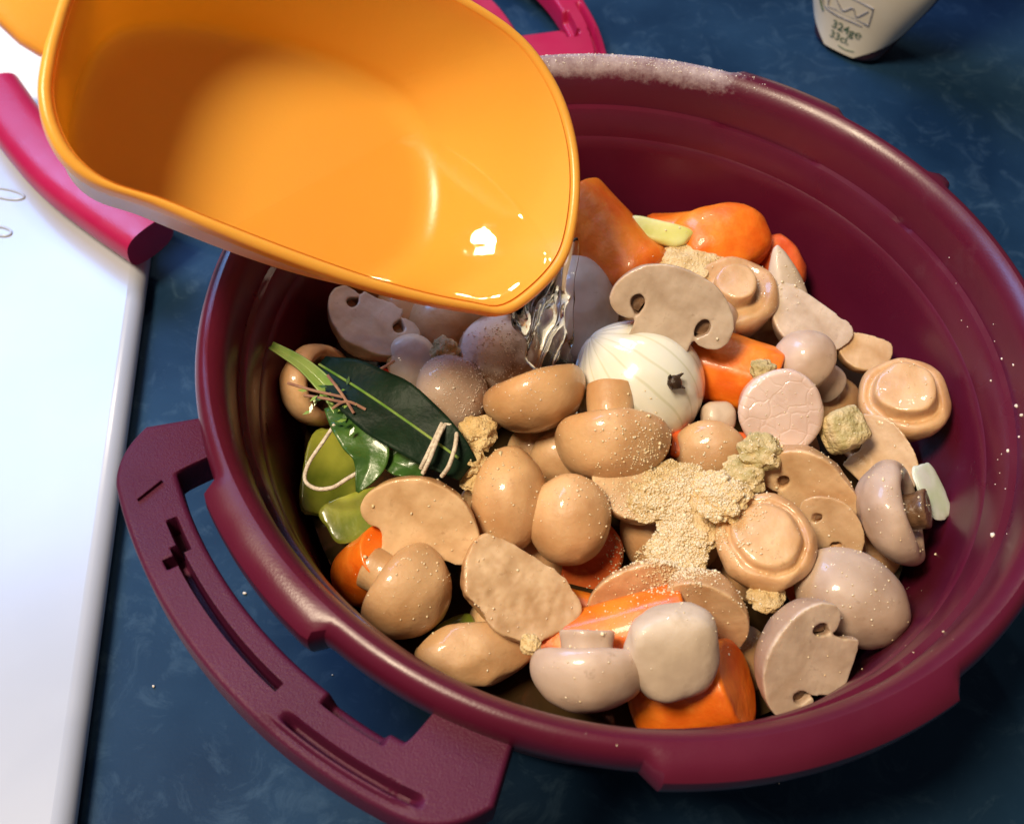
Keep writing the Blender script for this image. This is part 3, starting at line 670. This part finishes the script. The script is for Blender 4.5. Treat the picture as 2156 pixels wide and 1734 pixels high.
mushroom(1800, 1258, Z + .006, 232, (.15, -.18, .95), 'large smooth oval mushroom cap sprinkled with grains by the pot wall', h=.78, o=.1, m=MUSHP, sq=(1.08, .80), y=(-.5, .85, 0))
mushroom(1672, 1376, Z + .006, 262, (-.90, -.18, .30), 'large grey halved mushroom with hollows beside its cut stem', cut=(.15, .22, .95), stem=(.46, .80), h=.66, o=.05, m=MUSHP, cm=CUTP)
mushroom(1238, 1448, Z + .012, 238, (.0, .95, .25), 'mushroom on its cap with its cut stem against the long carrot', stem=(.42, .62), h=.70, o=.32, m=MUSHP, sq=(1, .85))
mushroom(1010, 1398, Z - .004, 235, (.15, .70, .60), 'brown knobbly mushroom piece at the pot wall under the chunky half', h=.55, o=.22, amp=.13, sq=(1, .6))
mushroom(1492, 968, Z + .004, 150, (-.2, .4, .88), 'mushroom cap under the flat red carrot slice', stem=(.5, .4), h=.7)
mushroom(1420, 1120, Z - .004, 210, (0, .1, 1), 'mushroom cap almost covered by crumbled stock', h=.6)
mushroom(1190, 985, Z - .006, 150, (0, .3, .95), 'mushroom cap sunk in broth between the plump one and the oval cap', h=.6)
mushroom(1560, 1010, Z - .004, 170, (0, .1, 1), 'mushroom cap under the coarse stock lumps', h=.6)
lathe_chunk(1640, 862, Z + .012, 90, 178, (-.12, .12, .98), 'thick pale pink mushroom stem with a glistening cracked cut end', CRACK, 'cut_mushroom', 'mushroom', 'mushrooms in the pot', r1=.92, r2=1.0, e0=.2, e1=.12, amp=.06, sq=.97)
# caps sunk low between the others
SUNK = ['the plump mushroom and the tall oval cap', 'the onion and the flat red carrot slice', "the bay leaf's string and the chunky half", 'the chunky half and the curved carrot slice', 'the swirled stem and the grey half', 'the slice with a hole and the large oval cap', 'the pink stem end and the folded cap', 'the pink stem end and the herbed stock cube', 'the upturned pointed stem and the oval cut face', 'the onion and the halved mushroom leaning on it', 'the torn half and the floury mushroom', "the bay leaf and the water's landing place", 'the powdery heap and the swirled stem', 'the chunky half and the knobbly piece', 'the white chunk and the grey half', 'the gilled half and the large oval cap', 'the pale slice and the rounded half cap', 'the bay leaf and the hollow brown cap']
for (x, y, w, ax), lb in zip(((1150, 960, 150, (.2, .1, 1)), (1380, 940, 150, (-.2, .2, 1)), (985, 1120, 140, (0, .3, 1)), (1130, 1180, 150, (.3, .2, 1)), (1600, 1210, 150, (0, .2, 1)), (1700, 1180, 150, (.2, .1, 1)), (1650, 950, 150, (0, .2, 1)), (1740, 860, 140, (-.2, .2, 1)), (1600, 700, 150, (.2, .3, 1)), (1360, 690, 150, (0, .2, 1)), (920, 740, 140, (0, .1, 1)), (1000, 860, 150, (.1, .2, 1)), (1540, 1150, 150, (.1, .2, 1)), (1060, 1330, 150, (0, .2, 1)), (1560, 1400, 150, (.1, .2, 1)), (1830, 1170, 150, (.1, .2, 1)), (1440, 1290, 140, (.1, .2, 1)), (730, 870, 140, (.1, .2, 1))), SUNK):
    mushroom(x, y, Z - .012, w, ax, 'sunken mushroom cap between ' + lb, h=.7)
# caps lying out of sight under the jug
mushroom(820, 585, Z - .006, 180, (.1, -.2, 1), 'mushroom cap resting in the pot wholly under the jug', h=.7)
mushroom(1010, 560, Z - .006, 190, (-.1, -.2, 1), 'broad mushroom cap in the pot hidden under the jug', h=.7)

# ------------------------------------------------------------------ carrots and other vegetables
carrot(1280, 515, Z + .006, 250, 172, (.58, .76, .2), 'big smooth carrot chunk beside the jug lip', r1=.85, r2=1.0, e0=.1, e1=.5, amp=.06)
block(1515, 512, Z + .006, (205, 150, 150), (.1, -.4, .9), (.15, .95, .2), 'round carrot end under the yellow leek sliver', CARROT, 'carrot_chunk', 'carrot', p=2.6, amp=0.08, group='carrot chunks in the pot')
carrot(1440, 500, Z - .002, 150, 120, (.8, -.1, .3), 'carrot chunk half hidden behind the yellow leek sliver', e0=.3)
block(1640, 560, Z - .002, (90, 130, 100), (.2, -.2, .95), (.4, .9, 0), 'rough carrot piece between the round end and the pot wall', CARROTR, 'carrot_chunk', 'carrot', p=2.6, amp=0.12, group='carrot chunks in the pot')
carrot(1548, 785, Z + .002, 185, 165, (.86, .30, .30), 'bright carrot chunk between the clove and the pink stem end', r1=1.0, r2=.92, e0=.08, e1=.08, facets=7, amp=.04)
carrot(1502, 935, Z + .004, 178, 90, (.95, .05, .1), 'flat red carrot slice below the onion', m=CARROTR, sq=.5, y=(0, .6, .8))
carrot(1225, 1165, Z - .010, 40, 175, (-.15, .30, .93), 'curved carrot slice under the round smooth cap', r1=1, r2=.97, e0=.12, e1=.12, amp=.04, m=CARROTR)
carrot(788, 1190, Z - .002, 150, 140, (.50, -.45, .70), 'small carrot chunk against the dark pot wall', r1=1, r2=.95, e0=.1, e1=.08, amp=.04)
carrot(1290, 1338, Z + .002, 330, 155, (.93, -.25, .15), 'long peeled carrot under the white chunk', r1=.85, r2=1.0, e0=.12, e1=.1, facets=8, amp=.04)
carrot(1452, 1458, Z - .004, 225, 195, (.78, -.30, .45), 'big dark carrot chunk under the white chunk', r1=1, r2=.95, e0=.3, e1=.1, facets=9, amp=.04)
carrot(1215, 1275, Z - .006, 90, 70, (.8, .1, .3), 'small carrot bit in the gap beside the long peeled carrot')
carrot(1690, 1235, Z - .004, 90, 80, (.3, .8, .3), 'carrot bit under the large smooth oval cap')
block(1415, 1372, Z + .020, (176, 196, 115), (.20, .10, .97), (-.10, -1, 0), 'white rounded vegetable chunk lying on the carrots', WHITE, 'white_chunk', 'vegetable', p=2.7, amp=.12, taper=-.25, freq=1.0)
block(1655, 608, Z + .008, (115, 185, 80), (.2, .1, .95), (-.28, -.95, 0), 'white onion wedge standing behind the halved mushrooms', WHITE, 'onion_wedge', 'onion', p=2.3, taper=.62)
block(1962, 1035, Z + .004, (84, 120, 12), (.55, -.35, .75), (.22, 1, 0), 'white leek piece with a pale green edge by the pot wall', LEEKW, 'leek_piece', 'leek', p=4.5, amp=.10)
block(1388, 490, Z + .014, (150, 50, 30), (.0, -.3, .95), (-.25, .95, .1), 'yellow leek sliver between two carrot chunks', LEEK, 'leek_sliver', 'leek', p=4, taper=.3)
block(1280, 445, Z + .006, (60, 26, 24), (0, -.3, .95), (-.2, 1, 0), 'tiny pale leek sliver against the pot wall', LEEK, 'leek_sliver', 'leek', p=4)
block(875, 775, Z + .000, (110, 150, 70), (.1, -.1, .95), (-.4, -.9, 0), 'pale onion piece between the torn half and the floury cap', WHITE, 'onion_piece', 'onion', p=2.6)
block(1512, 878, Z + .004, (72, 66, 60), (.0, -.1, .95), (0, 1, 0), 'small pale onion bit under the pink stem end', WHITE, 'onion_bit', 'onion', p=3)
block(1056, 1152, Z - .002, (80, 50, 40), (.0, -.1, .95), (-.3, 1, 0), 'pale translucent onion sliver under the oval cap', LEEK, 'onion_sliver', 'onion', p=3)
block(700, 1000, Z - .010, (125, 190, 16), (.45, -.25, .85), (-.25, 1, 0), 'yellow green leek slice inside the loop of string', LEEKG, 'leek_slice', 'leek', p=5, amp=.10)
block(752, 1085, Z - .004, (150, 95, 14), (.15, -.35, .92), (.35, .9, 0), 'bright yellow green leek slice beside the curved mushroom half', LEEKG, 'leek_slice', 'leek', p=6, taper=.2, amp=.09)
block(960, 1330, Z - .010, (90, 60, 30), (.15, -.25, .95), (.35, .9, 0), 'shiny leek slice in the gap above the knobbly mushroom', LEEKG, 'leek_slice', 'leek', p=4)
block(806, 800, Z - .004, (60, 50, 40), (0, 0, 1), (0, 1, 0), 'small red pepper bit behind the bay leaf', TOMATO, 'pepper_bit', 'pepper', p=2.5)
block(1100, 830, Z - .010, (80, 90, 60), (0, 0, 1), (0, 1, 0), 'dark red pepper bit under the floury mushroom', TOMATO, 'pepper_bit', 'pepper', p=2.5)

# onion with a clove
P = at(1345, 812, Z + .004); k = mpp(P); r = 140 * k
lpn = []
for i in range(33):
    a = math.pi * i / 32; rr = r * math.sin(a) ** .92; zz = r * (math.cos(a) * .93 + .10 * max(0, math.cos(a)) ** 9 - .03 * max(0, -math.cos(a)) ** 8); lpn.append((max(0, rr), zz))
V, Fc = revolve(lpn, False, 72); V = wobble(V, r * .02, 1 / r, 5)
V = [v * (1 + .006 * math.sin(19 * math.atan2(v.y, v.x))) for v in V]
rot = frame(iv(-.62, -.60, .15), iv(0, 0, 1)); on = empty('onion', M4(P, rot)); tag(on, 'whole peeled white onion stuck with a dark clove', 'onion')
ob = pyd('bulb', V, Fc, ONION, on, None, 50); FOOD.append(ob)
cdir = (at(1452, 800, Z + .030) - P).normalized(); cl = P + cdir * r * .99
cv = empty('clove', M4(cl, frame(cdir, Vector((0, 0, 1))) * 1.05)); tag(cv, 'small dark dried clove stuck into the peeled onion', 'clove')
V, Fc = revolve([(0, -.006), (.0012, -.005), (.0014, 0), (.0022, .0015), (.0020, .0028), (.0012, .0034), (0, .0036)], False, 14); pyd('bud', wobble(V, .0004, 300, 2), Fc, CLOVE, cv, None, 50)
for i in range(4):
    a = math.pi / 2 * i + .5; d = Vector((math.cos(a), math.sin(a), .35))
    tube('sepal', [d * .0012 + Vector((0, 0, .001)), d * .0022 + Vector((0, 0, .0016)), d * .0030 + Vector((0, 0, .0028))], .0009, CLOVE, cv, 6, 8, taper=lambda t: 1 - .8 * t)

# ------------------------------------------------------------------ bouquet of herbs
bq = empty('herb_bouquet', M4(at(810, 880, Z + .012), Matrix.Identity(3))); tag(bq, 'bundle of bay leaf, thyme and leek green tied with white string', 'herbs')
off = at(810, 880, Z + .012)
def leaf(name, mid, hw, m, updir, fold=.25, n=22, nw=8, th=.0005, wave=.0):
    mp = resample(catmull([at(x, y, z) - off for x, y, z in mid], 8, False), n); V = []; Fc = []
    for i, p in enumerate(mp):
        t = i / (n - 1); tg = (mp[min(n - 1, i + 1)] - mp[max(0, i - 1)]).normalized(); sd = tg.cross(updir).normalized(); nr = sd.cross(tg)
        w = hw(t)
        for j in range(-nw, nw + 1):
            q = j / nw; V.append(p + sd * q * w + nr * (abs(q) * w * fold + wave * math.sin(t * 19 + q * 2) * abs(q) * w))
    m_ = 2 * nw + 1
    for i in range(n - 1):
        for j in range(m_ - 1): Fc.append((i * m_ + j, i * m_ + j + 1, (i + 1) * m_ + j + 1, (i + 1) * m_ + j))
    ob = pyd(name, V, Fc, m, bq, None, 60); so = ob.modifiers.new('thick', 'SOLIDIFY'); so.thickness = th; so.offset = 0
    return ob
up_ = iv(.1, -.25, .95)
q = mpp(off)
zl = Z + .016
bay = leaf('bay_leaf', [(672, 768, zl), (760, 822, zl + .004), (860, 890, zl + .006), (945, 955, zl + .004), (985, 990, zl + .001)], lambda t: q * (8 + 60 * math.sin(math.pi * min(1, t * .86 + .06)) ** .8), BAY, up_, .12, wave=.10)
tube('midrib', [at(*p) - off + up_ * .0006 for p in [(672, 768, zl), (760, 822, zl + .004), (860, 890, zl + .006), (965, 965, zl + .004)]], .0004, STEMG, bay, 6, 30)
leaf('leek_green', [(572, 728, zl + .002), (640, 770, zl + .002), (700, 830, zl), (735, 880, zl - .002)], lambda t: q * (9 + 16 * t), STEMG, up_, .5)
leaf('green_leaf', [(720, 850, zl - .001), (760, 910, zl + .001), (780, 970, zl), (752, 1036, zl - .004)], lambda t: q * 50 * max(.03, math.sin(math.pi * (.25 + .75 * t))) ** .8, HERB, up_, .2, wave=.15)
leaf('green_leaf', [(690, 860, zl - .004), (740, 890, zl - .003), (800, 925, zl - .003)], lambda t: q * 38 * max(.05, math.sin(math.pi * t)) ** .7, HERB, up_, .3, wave=.2)
leaf('green_leaf', [(800, 960, zl - .004), (850, 980, zl - .002), (890, 1000, zl - .004)], lambda t: q * 26 * max(.05, math.sin(math.pi * t)) ** .7, HERB, up_, .3, wave=.2)
for pts in ([(606, 806, 2), (660, 822, 4), (722, 836, 4)], [(640, 832, 3), (690, 840, 5), (735, 850, 4)], [(690, 790, 5), (720, 830, 6), (745, 870, 5)], [(700, 860, 3), (730, 845, 6), (770, 862, 5)], [(752, 790, 3), (790, 782, 4), (830, 760, 2)]):
    tube('thyme_twig', [at(x, y, zl + d * .001) - off for x, y, d in pts], .00045, TWIG, bq, 6, 20)
for i in range(26):   # little thyme leaves
    x, y = random.uniform(640, 790), random.uniform(800, 900); c = at(x, y, zl + random.uniform(.002, .006)) - off
    d = Vector((random.uniform(-1, 1), random.uniform(-1, 1), random.uniform(-.3, .5))).normalized(); s = d.cross(Vector((0, 0, 1))).normalized() * .0006
    pyd('thyme_leaf', [c, c + d * .0014 + s, c + d * .003, c + d * .0014 - s], [(0, 1, 2, 3)], random.choice([HERB, STEMG]), bq, None, 0, fix=False)
for pts in ([(938, 893, 9), (925, 915, 10.5), (905, 965, 10), (890, 996, 6)], [(930, 892, 9), (917, 920, 10.5), (898, 960, 10), (886, 985, 6)], [(962, 906, 8), (958, 940, 10), (945, 980, 9), (930, 1002, 5)], [(940, 893, 9), (955, 897, 9), (963, 910, 8)]):
    tube('string', [at(x, y, zl + d * .001 - .0015) - off for x, y, d in pts], .00062, STRING, bq, 8, 30)
tube('string', [at(x, y, zl + d * .001) - off for x, y, d in [(705, 893, 0), (680, 930, -3), (650, 975, -6), (642, 1010, -7), (665, 1028, -6), (700, 1026, -5), (730, 1008, -4), (765, 988, -3)]], .0006, STRING, bq, 8, 60)

# ------------------------------------------------------------------ crumbled stock
lump(1005, 912, Z + .016, 78, 'coarse stock lump beside the white string', amp=.35)
lump(992, 972, Z + .015, 66, 'smaller stock lump between the string and the oval cap', amp=.35)
lump(1000, 1012, Z + .012, 60, 'low stock lump beneath the other two by the string', amp=.35, flat=.6)
lump(1116, 1355, Z + .016, 44, 'tiny stock lump on the chunky mushroom half', amp=.3)
lump(1612, 1255, Z + .008, 74, 'stock lump between the swirled mushroom and the grey half', amp=.35, flat=.6)
lump(1520, 1050, Z + .018, 110, 'wet shiny stock lump on the heap of crumbs', amp=.35, flat=.55)
lump(1600, 950, Z + .016, 84, 'pinkish stock lump beside the folded cap', amp=.35, m=CRUMBG)
lump(1570, 1000, Z + .012, 90, 'coarse stock lump between the heap and the folded cap', amp=.4, m=CRUMBG, flat=.6)
lump(1605, 778, Z + .014, 50, 'thin stock flake on the bright carrot chunk', amp=.35, m=CRUMBG)
lump(1445, 555, Z + .010, 110, 'pale stock crumble between the two carrots and the halved mushroom', amp=.35, flat=.4, m=CRUMB, asp=1.3)
lump(938, 738, Z + .010, 60, 'dull stock lump beside the floury dark mushroom', amp=.35, m=CRUMBG)
block(1776, 905, Z + .012, (88, 86, 70), (.25, -.35, .9), (.35, .95, 0), 'broken stock cube with green herb flecks', CRUMBG, 'stock_cube', 'stock cube', p=5, amp=.10, freq=2.5)
hp = [(1405, 1035, 150, .010, 1.3), (1450, 1108, 125, .009, 1.0), (1425, 1165, 105, .008, 1.2), (1490, 1040, 100, .011, 1.0)]
for (x, y, w, dz, asp), lb in zip(hp, ('powdery stock heap on the buried mushroom wedge', 'powdery stock heap beside the upturned swirled mushroom', 'powdery stock heap spilling onto the pale slice', 'powdery stock heap below the mushroom under the red slice')):
    lump(x, y, Z + dz, w, lb, amp=.28, name='stock_heap', cat='stock heap', group='heaps of crumbled stock', flat=.24, sub=6, asp=asp, freq=2.6)

# grains: thrown from above and left where they land on the food and the pot
bpy.context.view_layer.update()
VV = []; FF = []
for ob in FOOD:
    mw = ob.matrix_world; b = len(VV); VV += [mw @ v.co for v in ob.data.vertices]; FF += [tuple(b + i for i in p.vertices) for p in ob.data.polygons]
BV = BVHTree.FromPolygons(VV, FF)
ICO = bmesh.new(); bmesh.ops.create_icosphere(ICO, subdivisions=1, radius=1)
iv_ = [v.co.copy() for v in ICO.verts]; if_ = [tuple(v.index for v in f.verts) for f in ICO.faces]; ICO.free()
def grains(name, label, spots, m, parent=None):
    V = []; Fc = []
    for p, s in spots:
        b = len(V); o = Vector((random.random() * 9, random.random() * 9, random.random() * 9)); sx, sy, sz = random.uniform(.7, 1.3), random.uniform(.7, 1.3), random.uniform(.6, 1.0)
        for v in iv_: k = s * (1 + .5 * noise.noise(v * 1.3 + o)); V.append(p + Vector((v.x * sx, v.y * sy, v.z * sz)) * k)
        Fc += [tuple(b + i for i in f) for f in if_]
    ob = pyd(name, V, Fc, m, parent, None, 0, fix=False); tag(ob, label, 'crumbs', kind='stuff')
def drop(x, y, z0=.2):
    h = BV.ray_cast(Vector((x, y, z0)), Vector((0, 0, -1))); return h[0]
def cluster(px, py, z, sd, n, s0, s1):
    c = at(px, py, z); k = mpp(c); out = []
    for i in range(n):
        p = drop(c.x + random.gauss(0, sd * k), c.y + random.gauss(0, sd * k * 1.1))
        if p and p.z > .05: s = (s0 + (s1 - s0) * random.random() ** 2.2) * (1.9 if random.random() < .04 else 1); out.append((p + Vector((0, 0, s * .3)), s))
    return out
sp = []
for x, y, w, dz, asp in hp: sp += cluster(x, y, Z + .015, w * .38, int(w * 24), .00010, .00042)
for x, y, sd, n in ((1520, 1050, 45, 160), (1590, 960, 40, 160), (1005, 960, 40, 120), (1612, 1250, 32, 70), (1400, 1010, 110, 260), (1450, 560, 40, 160), (1300, 990, 90, 160), (1740, 970, 90, 120), (1880, 1080, 60, 90), (1030, 1060, 90, 90), (900, 1150, 80, 70), (1060, 1230, 90, 60), (1800, 1260, 70, 90), (1500, 1260, 60, 50), (1640, 870, 50, 60), (1900, 800, 40, 30), (1330, 1220, 60, 70), (1240, 1440, 80, 30), (880, 1240, 60, 40), (1660, 560, 45, 90)):
    sp += cluster(x, y, Z + .02, sd, int(n * 1.4), .00008, .00036)
grains('stock_grains', 'fine golden grains of crumbled stock scattered over the food', sp, GRAIN)
sp = []
for x, y, sd, n in ((1050, 715, 34, 420), (970, 780, 38, 160), (930, 730, 25, 60), (1130, 790, 30, 40)): sp += cluster(x, y, Z + .025, sd, n * 2, .0001, .0003)
grains('flour', 'white flour clinging to the dark mushroom', sp, SPECK)
sp = []
for i in range(170):   # specks stuck to the pot's inner wall
    a = R_(random.uniform(-25, 105)); z = random.uniform(.066, .104) if random.random() < .6 else random.uniform(.066, .08)
    h = BV.ray_cast(Vector((0, 0, z)), Vector((math.cos(a), math.sin(a), 0)))
    if h[0] and h[0].to_2d().length > .1: s = random.choice([.0002, .0002, .0003, .0004, .0007]); sp.append((h[0], s))
for i in range(420):
    a = R_(random.gauss(92, 11)); rr = random.uniform(.1185, .1245); p = drop(rr * math.cos(a), rr * math.sin(a))
    if p: sp.append((p, random.choice([.00012, .00015, .0002, .00028])))
grains('wall_specks', 'pale specks of flour stuck to the rim and inner wall of the pot', sp, SPECK)
sp = [(at(323, 1444, .0005), .0007), (at(515, 1248, .0005), .0006), (at(470, 1290, .0003), .0003), (at(700, 1420, .0003), .0003), (at(1640, 1648, .0004), .0004)]
grains('worktop_specks', 'few white crumbs on the blue worktop beside the handle', sp, SPECK)

# ------------------------------------------------------------------ bottle behind the pot
bp0 = Vector((.126, .309, 0)); th = R_(-33)
bt = empty('bottle', M4(bp0, Matrix.Rotation(th, 3, 'Z'))); tag(bt, 'bottle with a cream label reading 324g 33cl behind the pot', 'bottle')
def bsec(z):   # half width, half depth
    t = sstep(0, .065, z); return .020 + .019 * t ** .8, .017 + .009 * t
def bpt(a, z, off=0.0):
    w, d = bsec(z); ca, sa = math.cos(a), math.sin(a); p = .75
    return Vector(((w + off) * math.copysign(abs(ca) ** p, ca), (d + off) * math.copysign(abs(sa) ** p, sa), z))
rings = [[bpt(2 * math.pi * i / 64, .002) * .9 * 1.0 for i in range(64)]] + [[bpt(2 * math.pi * i / 64, z) for i in range(64)] for z in (.004, .008, .02, .035, .05, .065, .09, .12)]
for s, z in ((.85, .132), (.55, .142), (.38, .150), (.36, .170), (.0, .1701)):
    rings.append([Vector((v.x * s, v.y * s, z)) for v in rings[8]])
V, Fc = loft(rings, False); V.append(Vector((0, 0, .002))); c0 = len(V) - 1
for i in range(64): Fc.append(((i + 1) % 64, i, c0))
pyd('glass', V, Fc, BOTTLE, bt, None, 40)
V = []; Fc = []; NA = 40; zs = [.004 + .1 * (i / 30) ** 1.3 for i in range(31)]
def lspan(z): return R_(8 + 62 * sstep(-.002, .022, z))     # the label narrows towards its foot
for z in zs:
    for i in range(NA + 1): a = -math.pi / 2 + lspan(z) * (2 * i / NA - 1); V.append(bpt(a, z, .0006))
for k in range(len(zs) - 1):
    for i in range(NA): Fc.append((k * (NA + 1) + i, k * (NA + 1) + i + 1, (k + 1) * (NA + 1) + i + 1, (k + 1) * (NA + 1) + i))
lb = pyd('label', V, Fc, LABEL, bt, None, 0)
def on_label(x, z, off):   # flat label coordinates (x right, z up) -> surface
    w, d = bsec(z); xx = max(-.97, min(.97, x / (w + off))); ca = math.copysign(abs(xx) ** (1 / .75), xx); a = -math.acos(max(-1, min(1, ca)))
    return bpt(a, z, off)
def text(s, x, z, size, m, name):
    cu = bpy.data.curves.new(name, 'FONT'); cu.body = s; cu.size = size; cu.align_x = 'CENTER'; cu.offset = size * .012
    to = bpy.data.objects.new('tmp', cu); COL.objects.link(to); bpy.context.view_layer.update()
    me = bpy.data.meshes.new_from_object(to.evaluated_get(bpy.context.evaluated_depsgraph_get())); bpy.data.objects.remove(to)
    bm = bmesh.new(); bm.from_mesh(me); bmesh.ops.subdivide_edges(bm, edges=bm.edges, cuts=1); bm.to_mesh(me); bm.free()
    for v in me.vertices: v.co = on_label(x + v.co.x, z + v.co.y, .0010)
    return link(name, me, m, lb, None, 0)
text('324g\u212e', 0.001, .0165, .0068, INKG, 'lettering')
text('33cl.', -.0015, .0105, .0062, INKG, 'lettering')
def inkline(pts, w, m, name): tube(name, [on_label(x, z, .0009) for x, z in pts], w, m, lb, 5, 30)
inkline([(-.012, .027), (.010, .027), (.011, .0275), (.011, .037), (.010, .0378), (-.012, .0378)], .0004, INKB, 'printed_frame')
inkline([(-.012, .0378), (-.0128, .034), (-.0125, .029), (-.012, .027)], .0004, INKB, 'printed_frame')
inkline([(-.010, .0355), (-.004, .029), (.001, .033), (.004, .029), (.009, .035)], .0003, INKB, 'printed_drawing')
inkline([(-.016, .036), (-.0165, .030), (-.014, .0255), (-.006, .0245), (.008, .0248)], .0003, INKB, 'printed_line')
inkline([(-.018, .034), (-.0175, .027), (-.0145, .0225)], .0005, INKG, 'printed_line')
inkline([(-.001, .0078), (.003, .0072), (.008, .0080)], .00025, INKG, 'printed_line')
